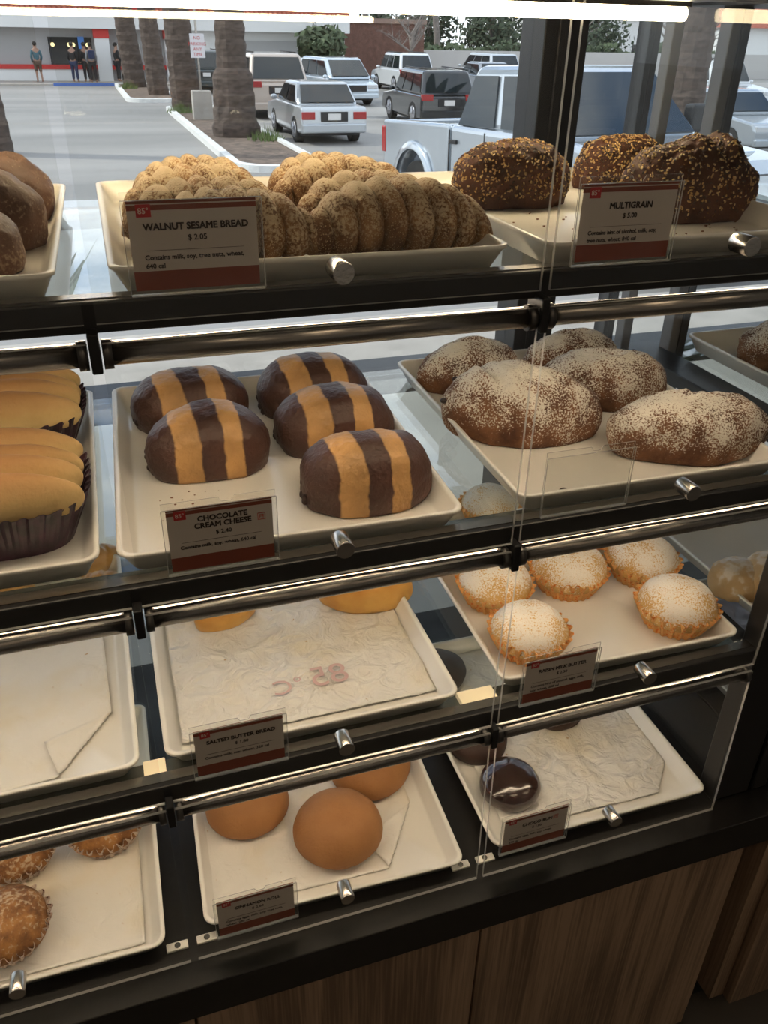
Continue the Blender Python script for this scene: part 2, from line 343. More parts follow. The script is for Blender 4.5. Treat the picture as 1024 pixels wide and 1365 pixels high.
# ------------------------------------------------------------------ palm trees
M_bark = mat('palm_bark', (.085, .062, .05), .95, var=.45, scale=5, bump=1, bscale=9, stretch=(1, 1, 3))
M_frond = mat('palm_frond', (.10, .14, .05), .7, var=.3, scale=3)
def palm(x, y, r, h, label, seed, skirt=0, lean=(0, 0), z=ZG + .05):
    rnd = random.Random(seed)
    t = thing('palm_tree', label, 'tree', (x, y, z), 0, None)
    n = 22; K = 70; Ls = []
    for k in range(K + 1):
        u = k / K; zz = u * h; rr = r * (1 - .18 * min(1, u * 2.5))
        if skirt and zz < 1.6: rr = r * (1.35 - .1 * zz)
        if skirt and zz < .5: rr *= 1.08
        saw = (k % 3) / 3 * .10
        Ls.append([(lean[0] * zz + math.cos(2 * PI * i / n) * rr * (1 + saw + .10 * noise.noise(Vector((i * .9, zz * 3, seed)))), lean[1] * zz + math.sin(2 * PI * i / n) * rr * (1 + saw + .10 * noise.noise(Vector((i * .9, zz * 3, seed)))), zz) for i in range(n)])
    b = MB(); b.loops(Ls); b.build('trunk', M_bark, t)
    b = MB()
    for k in range(26):
        a = k * 2.4; el = rnd.uniform(-.5, 1.1); ln = rnd.uniform(1.6, 2.4); d = Vector((math.cos(a), math.sin(a), 0)); sdv = Vector((-math.sin(a), math.cos(a), 0)); pv = []
        for j in range(7):
            u = j / 6; p = Vector((lean[0] * h, lean[1] * h, h)) + d * ln * u * math.cos(el * (1 - u)) + Vector((0, 0, ln * (math.sin(el) * u - .55 * u * u))); w = .28 * math.sin(PI * min(1, u * .85 + .12))
            pv += [p - sdv * w - Vector((0, 0, .12 * w)), p, p + sdv * w - Vector((0, 0, .12 * w))]
        b.add(pv, [(j * 3 + c, j * 3 + c + 1, j * 3 + c + 4, j * 3 + c + 3) for j in range(6) for c in (0, 1)])
    b.build('fronds', M_frond, t)
    return t
palm(3.97, 23.8, .42, 9, 'nearest thick palm trunk, skirted base, on the island left of the silver sedan', 1, skirt=1)
palm(3.62, 32.0, .50, 9, 'rough palm trunk at the far tip of the long island', 2, lean=(-.03, 0))
palm(3.35, 40.0, .42, 9, 'slim palm trunk at the right of the far small island', 3, lean=(-.045, 0))
palm(2.75, 45.4, .50, 9, 'palm trunk left on the far island, in front of the shop doors', 4, lean=(-.06, 0))
palm(-1.98, 21.6, .42, 9, 'palm trunk cut by the left edge of the view', 5, lean=(-.03, 0), z=ZG)
palm(13.6, 17.6, .42, 9, 'wide dark palm trunk standing beyond the pickup hood', 6, z=ZG)
M_weed = mat('weed_leaves', (.12, .17, .05), .8, var=.3, scale=8)
def tuft(x, y, s, label, seed):
    rnd = random.Random(seed); b = MB()
    for k in range(120):
        a = rnd.uniform(0, 2 * PI); rr = rnd.uniform(0, s); hh = rnd.uniform(.15, .42) * (1.1 - .6 * rr / s); bx, by = rr * math.cos(a), rr * math.sin(a)
        dx, dy = rnd.uniform(-.12, .12), rnd.uniform(-.12, .12)
        b.add([(bx - .015, by, 0), (bx + .015, by, 0), (bx + dx, by + dy, hh)], [(0, 1, 2)])
    o = b.build('weed_clump', M_weed); o.location = (x, y, ZG + .09); tag(o, label, 'plant')
tuft(4.55, 22.6, .5, 'green weed clump between thick palm and silver sedan', 1); tuft(3.3, 31.0, .5, 'weeds at the foot of the palm at the island tip', 2)
tuft(2.3, 44.0, .5, 'pale weeds beside the leftmost palm on the far island', 3)
# sign on its concrete foot
t = thing('parking_sign', 'white parking sign with red lettering on a post set in a concrete block', 'sign', (3.72, 28.6, ZG + .05))
box('post', -.03, .03, -.03, .03, 0, 3.4, M_steel, t); box('concrete_block', -.3, .3, -.2, .2, 0, .85, M_conc, t, bevel=.02)
sp = box('sign_plate', -.22, .22, -.05, -.035, 1.75, 2.4, mat('sign_white', (.75, .72, .74), .5), t)
M_red = mat('sign_red', (.55, .03, .03), .5)
for k, (s, z) in enumerate((('NO', 2.24), ('PARKING', 2.08), ('ANY', 1.94), ('TIME', 1.80))): text_mesh('lettering', s, .13, (0, -.052, z), M_red, sp)
# ------------------------------------------------------------------ the shop across the lot
M_stucco = mat('white_stucco', (.78, .78, .77), .85); M_sh = mat('grey_recess_wall', (.42, .42, .42), .85); M_redp = mat('red_trim_paint', (.55, .035, .03), .6)
M_tile = mat('red_roof_tile', (.36, .10, .06), .8, var=.35, scale=9); M_dglass = mat('dark_window_glass', (.02, .022, .025), .08, spec=.8)
sh = thing('restaurant_building', 'long white restaurant with red stripe and tiled roof across the parking lot', 'building', (0, 50, ZG))
z0 = ZG
def P(name, x0, x1, y0, y1, za, zb, m, par=sh): return box(name, x0, x1, y0, y1, za - z0, zb - z0, m, par)
P('wall', -22, 14.6, .6, 9, z0, 1.5, M_sh); P('dado', -22, .9, .3, .6, z0, -.42, M_stucco); P('red_stripe', -22, 4.9, .24, .6, -.42, -.22, M_redp)
P('dado', 4.9, 14.6, .3, .6, z0, 1.5, M_stucco); P('red_stripe', 4.9, 7.4, .24, .32, -.42, -.24, M_redp)
P('wall_panel', 7.5, 14.4, .2, .34, z0, 1.0, M_sh)
P('fascia', -22, 14.7, -.5, 9, 1.42, 2.2, M_stucco)
rf = MB()
for k in range(150):
    x = -22 + k * .245; rf.tube((x, -.6, 2.15 - z0), (x, 1.5, 3.0 - z0), .12, n=8)
rf.build('roof_tiles', M_tile, sh)
P('roof_slab', -22, 14.7, -.4, 9, 2.2, 2.5, M_tile)
P('dark_window', -1.0, 1.1, .5, .62, -.2, 1.02, M_dglass); P('dark_window', -2.3, -1.2, .5, .62, -.2, 1.02, M_dglass) if False else None
for x in (-.95, .3): P('mullion', x, x + .05, .44, .52, -.2, 1.02, M_frame)
cl = P('column', 1.25, 1.95, -.3, .5, z0, 1.0, M_stucco); P('column_cap', 1.22, 1.98, -.33, .5, 1.0, 1.75, M_redp)
P('column', 4.75, 5.2, -.3, .5, z0, 1.0, M_stucco); P('column_cap', 4.72, 5.22, -.33, .5, 1.0, 1.75, M_redp)
dr = P('door', 2.35, 3.5, .45, .62, z0, .75, mat('door_frame_white', (.7, .7, .68), .5))
for x in (2.42, 2.98):
    for za, zb in ((-.95, -.3), (-.2, .62)): P('door_pane', x, x + .45, .4, .46, za, zb, M_dglass, dr)
text_mesh('lettering', 'IN-N-OUT', .62, (3.0, -.72, 2.28 - z0), M_redp, sh)
P('blue_notice', .45, .75, .42, .46, .5, 1.05, mat('blue_notice', (.1, .3, .8), .5))
for x in (-.8, .0, .2, .9):
    b = MB(); b.sphere((x, .42, .68 - z0), .1, 10, 6); b.build('lamp', emis('shop_lamp', (1, .8, .4), 2.0), sh)
struct(box('sidewalk', -40, 40, 47.5, 50.3, ZG, ZG + .1, M_conc))
struct(box('curb_blue', -1.0, 2.0, 47.42, 47.52, ZG, ZG + .14, mat('blue_curb', (.08, .16, .45), .6)))
# brick building right of it
bb = thing('brick_building', 'low brown brick building behind the parked cars', 'building', (18.8, 52, ZG))
box('wall', -3.8, 1.2, 0, 4.6, 0, 3.0, mat('brown_brick', (.16, .08, .06), .9, var=.3, scale=5), bb); box('parapet', -3.9, 1.3, -.1, 4.7, 3.0, 3.25, mat('brown_coping', (.3, .2, .16), .8), bb)
sg = thing('lot_sign', 'pale rectangular car park sign before the brick building', 'sign', (13.7, 49, ZG))
box('panel', -.55, .55, 0, .06, 1.9, 2.5, M_stucco, sg); box('panel', -.1, 1.3, 0, .06, 1.0, 1.35, M_stucco, sg); box('post', -.5, -.4, 0, .05, 0, 1.9, M_steel, sg); box('post', .4, .5, 0, .05, 0, 1.9, M_steel, sg)
# mission-style buildings to the right
for (x, y, w, h, lb) in ((50, 72, 13, 4.2, 'pale building with red tiled roof seen between the window posts'), (70, 66, 18, 3.4, 'white building with red gable roofs at far right')):
    t = thing('tiled_roof_building', lb, 'building', (x, y, ZG)); box('wall', -w, w, 0, 8, 0, h, M_stucco, t)
    b = MB()
    for k in range(3 if w > 15 else 1):
        wd = w * 2 / (3 if w > 15 else 1); xa = -w + k * wd; b.add([(xa - .3, -.6, h), (xa + wd + .3, -.6, h), (xa + wd / 2, 1.5, h + 2.0), (xa + wd / 2, 7, h + 2.0), (xa - .3, 8.5, h), (xa + wd + .3, 8.5, h)], [(0, 1, 2), (0, 2, 3, 4), (1, 5, 3, 2), (4, 3, 5)])
    b.build('roof', M_tile, t)
    for k in range(8): box('window', -w + 1 + k * w / 4.2, -w + 1 + k * w / 4.2 + 1, -.05, 0, 1.0, 2.0, M_dglass, t)
struct(box('wall_boundary', 16, 80, 57, 57.3, ZG, .55, mat('pale_block_wall', (.5, .48, .46), .9)))
# far trees
M_leaf = mat('tree_leaves', (.07, .095, .045), .8, var=.45, scale=2); M_leafd = mat('dark_tree_leaves', (.045, .062, .032), .8, var=.45, scale=2); M_trunk = mat('pale_tree_bark', (.22, .19, .17), .9, var=.3, scale=4)
def tree(x, y, h, cr, label, seed, bare=False, tr=.16, base=.45, m=M_leaf):
    rnd = random.Random(seed); t = thing('shade_tree' if not bare else 'bare_tree', label, 'tree', (x, y, ZG))
    b = MB(); b.tube((0, 0, 0), (.2, 0, h * (.95 if not bare else .5)), tr, tr * .5, 10)
    tips = []
    for k in range(9 if not bare else 12):
        a = rnd.uniform(0, 2 * PI); z = h * rnd.uniform(.35, .8) if not bare else h * rnd.uniform(.3, .5); e = Vector((math.cos(a) * cr * rnd.uniform(.5, .9), math.sin(a) * cr * .6, z + h * rnd.uniform(.12, .4)))
        b.tube((.1, 0, z), e, tr * .35, tr * .12, 6); tips.append(e)
        if bare:
            for q in range(6):
                p = Vector((.1, 0, z)).lerp(e, rnd.uniform(.4, 1)); e2 = p + Vector((rnd.uniform(-1, 1), rnd.uniform(-.5, .5), rnd.uniform(.1, .9))) * cr * .5; b.tube(p, e2, tr * .12, tr * .05, 4)
                for w in range(3): p3 = p.lerp(e2, rnd.uniform(.4, 1)); b.tube(p3, p3 + Vector((rnd.uniform(-1, 1), 0, rnd.uniform(-.2, .8))) * cr * .25, tr * .05, tr * .03, 3)
    b.build('trunk', M_trunk, t)
    if not bare:
        b = MB()
        for k in range(1500):
            d = Vector((rnd.gauss(0, 1), rnd.gauss(0, 1), rnd.gauss(0, 1))).normalized(); q = .45 + .55 * rnd.random()
            lob = 1 + .35 * noise.noise(d * 2 + Vector((seed, 0, 0)))
            c = Vector((d.x * cr * q * lob, d.y * cr * q * lob, h * (base + .27) + d.z * h * .3 * q * lob)); s = rnd.uniform(.12, .3)
            u = Vector((rnd.gauss(0, 1), rnd.gauss(0, 1), rnd.gauss(0, 1))).normalized(); v = u.orthogonal().normalized()
            b.add([c - u * s, c + v * s * .6, c + u * s, c - v * s * .6], [(0, 1, 2, 3)])
        o = b.build('foliage', m, t)
    return t
TR = [(21.0, 64, 7, 2.2, 'small tree with grey trunk left of the far tree line'), (26.2, 67.5, 9, 2.4, 'tall thin grey-trunked tree in the far tree line'), (29.3, 63, 7, 2.4, 'leafy tree behind the black SUV'),
      (33.0, 69.5, 9, 3.0, 'tall leafy tree above the pickup cab roof'), (36.0, 63, 6.0, 2.5, 'rounded leafy tree left of the wide window post'), (41.5, 69, 7, 2.8, 'leafy tree hidden in part by the wide window post')]
for i, a in enumerate(TR): tree(*a, seed=11 + i, tr=.22, base=(.02 if i in (0, 2, 4) else .12), m=M_leafd)
b = MB(); rnd = random.Random(5)
for k in range(5000):
    x = rnd.uniform(16, 46); s = rnd.uniform(.12, .35); c = Vector((x, rnd.uniform(57.9, 59.4), ZG + rnd.uniform(0, 1.9 + .8 * noise.noise(Vector((x * .4, 0, 0)))))); u = Vector((rnd.gauss(0, 1), rnd.gauss(0, 1), rnd.gauss(0, 1))).normalized(); v = u.orthogonal().normalized()
    b.add([c - u * s, c + v * s * .6, c + u * s, c - v * s * .6], [(0, 1, 2, 3)])
tag(b.build('hedge', M_leaf), 'continuous dark green hedge along the far end of the lot', 'hedge', kind='stuff')
for i, (x, y, r) in enumerate(((19.0, 61.2, .22), (24.2, 61.0, .26), (31.9, 60.8, .14))):
    t = thing('tall_tree', ['tall thin grey trunk left in the far tree row', 'thickest pale trunk in the far tree row', 'thin trunk above the pickup cab'][i], 'tree', (x, y, ZG))
    b = MB(); Ls = [[(.25 * math.sin(k * .5 + i) + r * (1 - k * .04) * math.cos(a * PI / 5), r * (1 - k * .04) * math.sin(a * PI / 5), k * .8) for a in range(10)] for k in range(14)]; b.loops(Ls); b.build('trunk', M_trunk, t, smooth=True)
    b = MB(); rnd = random.Random(i)
    for k in range(350):
        c = Vector((rnd.gauss(0, .7), rnd.gauss(0, .6), 10.4 + rnd.gauss(0, .9))); u = Vector((rnd.gauss(0, 1), rnd.gauss(0, 1), rnd.gauss(0, 1))).normalized() * .22; v = u.orthogonal() * .5; b.add([c - u, c + v, c + u, c - v], [(0, 1, 2, 3)])
    b.build('foliage', M_leafd, t)
tree(22, 30, 4.6, 2.6, 'bare branching tree seen above the pickup windshield', 31, bare=True, tr=.14)
tree(18.2, 49.6, 5.0, 1.9, 'bare pale tree at the corner of the brick building', 32, bare=True, tr=.16)
tree(12.6, 47.6, 3.0, 1.3, 'green shrub-like tree left of the car park sign', 33, tr=.1, base=.35)
# ------------------------------------------------------------------ cars
M_tyre = mat('tyre_rubber', (.012, .012, .012), .8); M_rim = mat('alloy_rim', (.5, .5, .52), .3, metal=.9)
M_cglass = mat('car_glass', (.012, .018, .022), .03, spec=.6); M_tail = mat('tail_light_red', (.35, .02, .02), .2, coat=.5); M_plate = mat('licence_plate', (.7, .68, .66), .5)
M_head = mat('headlight_lens', (.7, .72, .75), .1, metal=.5); M_trimb = mat('black_plastic', (.015, .015, .016), .5)
def paint(n, c, r=.25, metal=.5): return mat('car_paint_' + n, c, r, metal=metal, coat=1, spec=.5)
def wheel(par, x, y, r, side):
    o = tube('wheel', (0, -.11, 0), (0, .11, 0), r, M_tyre, par, n=28, bevel=.02); o.location = (x, y, r)
    h = tube('rim', (0, side * .09, 0), (0, side * .125, 0), r * .62, M_rim, o, n=20)
    b = MB()
    for k in range(5): a = 2 * PI * k / 5; b.tube((0, side * .127, 0), (math.cos(a) * r * .55, side * .127, math.sin(a) * r * .55), .035, n=6)
    b.build('spoke', M_rim, o)
def loft(par, name, prof, hw, m, tuck=.1, zt=None, bevel=.05):
    """side profile polygon given width that narrows towards the top and bottom"""
    zs = [p[1] for p in prof]; zm = (min(zs) + max(zs)) / 2; b = MB()
    def y(z, k): return hw * k
    K = [(-1, tuck), (-1, 0), (1, 0), (1, tuck)]
    n = len(prof)
    me_v = [(x, -hw, z) for x, z in prof] + [(x, hw, z) for x, z in prof]
    b.add(me_v, [tuple(range(n)), tuple(range(n, 2 * n))[::-1]] + [(i, (i + 1) % n, n + (i + 1) % n, n + i) for i in range(n)])
    return b.build(name, m, par, bevel=bevel, seg=3)
def arch(x, r, zb, n=9): return [(x + r * math.cos(a), zb + r * math.sin(a)) for a in [PI - PI * i / (n - 1) for i in range(n)]]
def frustum(par, name, x0, x1, z0, X0, X1, z1, hw, HW, m, bevel=.04):
    b = MB(); b.add([(x0, -hw, z0), (x1, -hw, z0), (x1, hw, z0), (x0, hw, z0), (X0, -HW, z1), (X1, -HW, z1), (X1, HW, z1), (X0, HW, z1)], [(0, 3, 2, 1), (4, 5, 6, 7), (0, 1, 5, 4), (1, 2, 6, 5), (2, 3, 7, 6), (3, 0, 4, 7)])
    return b.build(name, m, par, bevel=bevel, seg=3)
def car(label, cat, x, y, rz, L, Wd, H, kind, pm, hood=.95, z=ZG, tailh=None):
    t = thing({'sedan': 'sedan_car', 'suv': 'suv_car', 'van': 'minivan'}[kind], label, cat, (x, y, z), rz)
    hw = Wd / 2; a, f = -L / 2, L / 2; r = .32 if kind == 'sedan' else .37; belt = H * (.64 if kind == 'sedan' else .58)
    wx = L * .30; ar = r * 1.15
    low = [(a + .05, .28), (a, .5), (a + .02, belt * .96), (a + .12, belt)]
    low += ([(f - L * .30, belt), (f - .15, belt * .86), (f, belt * .68), (f - .02, .3)] if kind != 'van' else [(f - L * .2, belt), (f - .1, belt * .82), (f, .55), (f - .02, .3)])
    low += arch(wx, ar, .26)[::-1] + arch(-wx, ar, .26)[::-1]
    loft(t, 'body', low, hw, pm, bevel=.06)
    if kind == 'sedan': x0, x1, X0, X1 = a + L * .13, f - L * .28, a + L * .26, f - L * .43
    elif kind == 'suv': x0, x1, X0, X1 = a + .06, f - L * .27, a + L * .09, f - L * .38
    else: x0, x1, X0, X1 = a + .06, f - L * .12, a + L * .1, f - L * .32
    HW = hw * .80; hb = hw * .96
    frustum(t, 'roof', x0, x1, belt - .03, X0, X1, H, hb, HW, pm, .11)
    def lp(u, v, s):      # point on side plane
        zz = belt + (H - belt) * v; xa = x0 + (X0 - x0) * v; xb = x1 + (X1 - x1) * v; yy = hb + (HW - hb) * v; return (xa + (xb - xa) * u, s * (yy + .012), zz)
    for s in (-1, 1):
        cuts = (.06, .34, .37, .64, .67, .93) if kind != 'sedan' else (.1, .47, .5, .9)
        for k in range(0, len(cuts), 2):
            u0, u1 = cuts[k], cuts[k + 1]; b = MB(); b.add([lp(u0, .1, s), lp(u1, .1, s), lp(u1, .84, s), lp(u0, .84, s)], [(0, 1, 2, 3)]); o = b.build('side_window', M_cglass, t)
            q = o.modifiers.new('th', 'SOLIDIFY'); q.thickness = .01
    for nm, (xa, xb), sgn in (('rear_window', (x0, X0), -1), ('windshield', (x1, X1), 1)):
        b = MB(); pts = []
        for v, s in ((.12, -1), (.12, 1), (.88, 1), (.88, -1)):
            pts.append((xa + (xb - xa) * v + sgn * .02, s * (hb + (HW - hb) * v) * .88, belt + (H - belt) * v))
        b.add(pts, [(0, 1, 2, 3)]); o = b.build(nm, M_cglass, t); q = o.modifiers.new('th', 'SOLIDIFY'); q.thickness = .012
    for sx in (-1, 1):
        for sy in (-1, 1): wheel(t, sx * wx, sy * (hw - .12), r, sy)
    for s in (-1, 1):
        tz = belt * .78 if kind == 'sedan' else belt * .95
        b = MB(); b.box(a - .02, a + .12, s * hw * .58 if s > 0 else -hw * .98, hw * .98 if s > 0 else -hw * .58, tz - .1, tz + .08); b.build('tail_light', M_tail, t, bevel=.015)
        b = MB(); b.box(f - .14, f + .0, s * hw * .5 if s > 0 else -hw * .95, hw * .95 if s > 0 else -hw * .5, belt * .66, belt * .8); b.build('headlight', M_head, t, bevel=.015)
        b = MB(); b.sphere((x1 - .25, s * (hw + .08), belt + .06), (.07, .1, .07)); b.build('wing_mirror', pm, t, smooth=True)
    box('bumper', a - .07, a + .15, -hw * .97, hw * .97, .3, .52, pm, t, bevel=.04); box('bumper', f - .12, f + .07, -hw * .97, hw * .97, .28, .46, pm, t, bevel=.04)
    pz = belt * .76 if kind == 'sedan' else belt * .8
    pr_ = box('plate_recess', a - .015, a + .02, -.36, .36, pz - .13, pz + .1, M_trimb, t); box('licence_plate', a - .03, a - .014, -.17, .17, pz - .09, pz + .06, M_plate, t)
    box('grille', f - .01, f + .03, -.4, .4, belt * .55, belt * .78, M_trimb, t)
    b = MB(); b.box(-L * .42, L * .42, -hw * .9, hw * .9, .2, .34); b.build('underbody', M_trimb, t)
    if kind == 'suv':
        for s in (-1, 1): tube('roof_rail', (X0 + .2, s * HW * .85, H + .03), (X1 - .1, s * HW * .85, H + .03), .02, M_trimb, t, n=8)
    return t
NN = PI / 2
car('silver sedan parked nose away beside the thick palm', 'car', 6.24, 24.2, NN, 4.4, 1.76, 1.42, 'sedan', paint('silver', (.50, .53, .56), .3, .55))
g = car('tan and white large SUV parked behind the silver sedan', 'car', 6.35, 31.6, NN, 5.0, 2.05, 1.92, 'suv', paint('tan', (.50, .42, .36), .35, .2))
car('dark green SUV behind the sign, left of the tan one', 'car', 5.7, 44.0, NN, 4.6, 1.85, 1.72, 'suv', paint('dark_green', (.05, .06, .06), .3, .4))
car('black SUV with roof rack left of the pickup', 'car', 11.0, 27.8, NN - .05, 4.5, 1.84, 1.6, 'suv', paint('black', (.02, .022, .024), .2, .4))
car('pale blue minivan facing the shop window, between tan and black SUVs', 'car', 10.3, 36.6, -NN + .1, 4.7, 1.9, 1.66, 'van', paint('pale_blue', (.55, .62, .68), .25, .4))
car('white sedan roof showing behind the tan SUV', 'car', 10.6, 42.2, NN, 4.5, 1.75, 1.5, 'sedan', paint('white', (.7, .72, .74), .25, .1))
car('distant white SUV behind the black SUV', 'car', 16.0, 44.5, NN, 4.6, 1.85, 1.7, 'suv', paint('white', (.7, .72, .74), .25, .1))
car('distant grey sedan left of the pickup cab', 'car', 18.6, 40.2, NN, 4.5, 1.75, 1.45, 'sedan', paint('grey', (.25, .27, .3), .25, .5))
car('distant silver minivan right of the far white SUV', 'car', 21.5, 46, NN, 4.7, 1.85, 1.7, 'van', paint('silver', (.50, .53, .56), .3, .55))
car('white SUV beyond the pickup hood at the right', 'car', 24.6, 30.8, -NN, 4.9, 1.95, 1.85, 'suv', paint('white', (.7, .72, .74), .25, .1))
car('silver sedan nearer than the white SUV, beyond the hood', 'car', 16.6, 19.8, -NN, 4.6, 1.8, 1.45, 'sedan', paint('silver2', (.42, .46, .50), .25, .55))
car('grey car at the far right edge behind the palm', 'car', 22.5, 19.5, -NN, 4.6, 1.8, 1.6, 'suv', paint('grey', (.25, .27, .3), .25, .5))
# pickup truck
def pickup(x, y, rz):
    pm = paint('pickup_silver', (.50, .55, .60), .18, .6)
    t = thing('pickup_truck', 'big silver crew-cab pickup parked just outside the window', 'truck', (x, y, -.70), rz); t.rotation_euler = (0, -.042, rz)
    hw = .98; a, f = -2.95, 2.95; r = .40; ar = .50
    # bed: sides, tailgate, floor
    for s in (-1, 1):
        prof = [(a, .55), (a, 1.28), (a + 1.95, 1.30), (a + 1.95, .5)] + arch(-1.95, ar, .45)[::-1]
        b = MB(); n = len(prof); y0, y1 = (hw - .22, hw) if s > 0 else (-hw, -hw + .22)
        b.add([(px, y0, pz) for px, pz in prof] + [(px, y1, pz) for px, pz in prof], [tuple(range(n)), tuple(range(n, 2 * n))[::-1]] + [(i, (i + 1) % n, n + (i + 1) % n, n + i) for i in range(n)])
        b.build('bed_side', pm, t, bevel=.04, seg=3)
        fl = MB(); Ls = []
        for k, (rr, yy) in enumerate(((.50, hw), (.62, hw), (.585, hw + .05), (.50, hw + .055))):
            Ls.append([(-1.95 + rr * math.cos(q), s * yy, .45 + rr * math.sin(q)) for q in [PI * i / 14 for i in range(15)]])
        v = [p for l in Ls for p in l]; fl.add(v, [(k * 15 + i, k * 15 + i + 1, (k + 1) * 15 + i + 1, (k + 1) * 15 + i) for k in range(3) for i in range(14)]); fl.build('fender_flare', pm, t, smooth=True)
    box('tailgate', a - .02, a + .08, -hw + .2, hw - .2, .6, 1.27, pm, t, bevel=.03); box('bed_floor', a + .05, a + 1.95, -hw + .2, hw - .2, .62, .7, M_trimb, t)
    box('bumper', a - .18, a + .02, -hw + .05, hw - .05, .5, .68, M_rim, t, bevel=.04)
    for s in (-1, 1): box('tail_light', a - .03, a + .1, *(sorted((s * (hw - .18), s * (hw + .012)))), .85, 1.2, M_tail, t, bevel=.02)
    # cab and hood body
    prof = [(a + 1.98, .45), (a + 1.98, 1.30), (1.30, 1.26), (1.55, 1.24), (f - .25, 1.12), (f, .95), (f, .5)] + arch(1.98, ar, .45)[::-1] + [(1.3, .4)]
    loft(t, 'body', prof, hw, pm, bevel=.07)
    frustum(t, 'cab_roof', a + 2.0, 1.42, 1.24, a + 2.22, .62, 1.95, hw * .95, hw * .78, pm, .10)
    def side(u, v, s):
        x0, x1, X0, X1 = a + 2.0, 1.42, a + 2.22, .62; return (x0 + (X0 - x0) * v + ((x1 + (X1 - x1) * v) - (x0 + (X0 - x0) * v)) * u, s * (hw * (.95 - .17 * v) + .012), 1.24 + .71 * v)
    for s in (-1, 1):
        for u0, u1, u2, u3 in ((.05, .41, .41, .07), (.47, .90, .93, .48)):
            b = MB(); P4 = [side(u0, .08, s), side(u1, .08, s), side(u2, .84, s), side(u3, .84, s)]; b.add(P4, [(0, 1, 2, 3)]); o = b.build('side_window', M_cglass, t); q = o.modifiers.new('th', 'SOLIDIFY'); q.thickness = .012
        mr = MB(); mr.box(.95, 1.12, *(sorted((s * (hw + .03), s * (hw + .28)))), 1.26, 1.56); mr.build('wing_mirror', M_trimb, t, bevel=.04, seg=3)
        for xx in (-.92, .15): box('door_handle', xx, xx + .17, *(sorted((s * hw, s * (hw + .035)))), 1.08, 1.13, M_trimb, t, bevel=.01)
        dm = MB()
        for xx in (a + 1.975, -.12, .98): dm.box(xx - .008, xx + .008, *(sorted((s * (hw - .01), s * (hw + .004)))), .5, 1.24)
        dm.build('door_gap', M_trimb, t)
    for nm, xa, xb, sg_ in (('windshield', 1.42, .62, 1), ('rear_window', a + 2.0, a + 2.22, -1)):
        b = MB(); b.add([(xa + (xb - xa) * v + sg_ * .02, s * hw * (.95 - .17 * v) * .9, 1.24 + .71 * v) for v, s in ((.08, -1), (.08, 1), (.9, 1), (.9, -1))], [(0, 1, 2, 3)]); o = b.build(nm, M_cglass, t); q = o.modifiers.new('th', 'SOLIDIFY'); q.thickness = .012
    b = MB(); b.add([(1.5, -.6, 1.27), (1.5, .6, 1.27), (2.6, .5, 1.19), (2.6, -.5, 1.19), (1.5, -.5, 1.235), (1.5, .5, 1.235), (2.6, .42, 1.14), (2.6, -.42, 1.14)], [(0, 1, 2, 3), (4, 7, 6, 5), (0, 4, 5, 1), (1, 5, 6, 2), (2, 6, 7, 3), (3, 7, 4, 0)]); b.build('hood_bulge', pm, t, bevel=.03)
    box('front_bumper', f - .05, f + .15, -hw, hw, .45, .7, M_rim, t, bevel=.05); box('grille', f - .02, f + .04, -.55, .55, .72, 1.02, M_trimb, t)
    for s in (-1, 1): box('headlight', f - .12, f + .02, *(sorted((s * .6, s * .95))), .78, 1.02, M_head, t, bevel=.03)
    for sx in (-1.95, 1.98):
        for sy in (-1, 1): wheel(t, sx, sy * (hw - .14), r, sy)
    box('chassis', a + .2, f - .2, -.6, .6, .35, .55, M_trimb, t)
    box('tow_ball', a - .3, a - .15, -.03, .03, .42, .5, M_rim, t)
pickup(5.50, 8.95, -1.455)
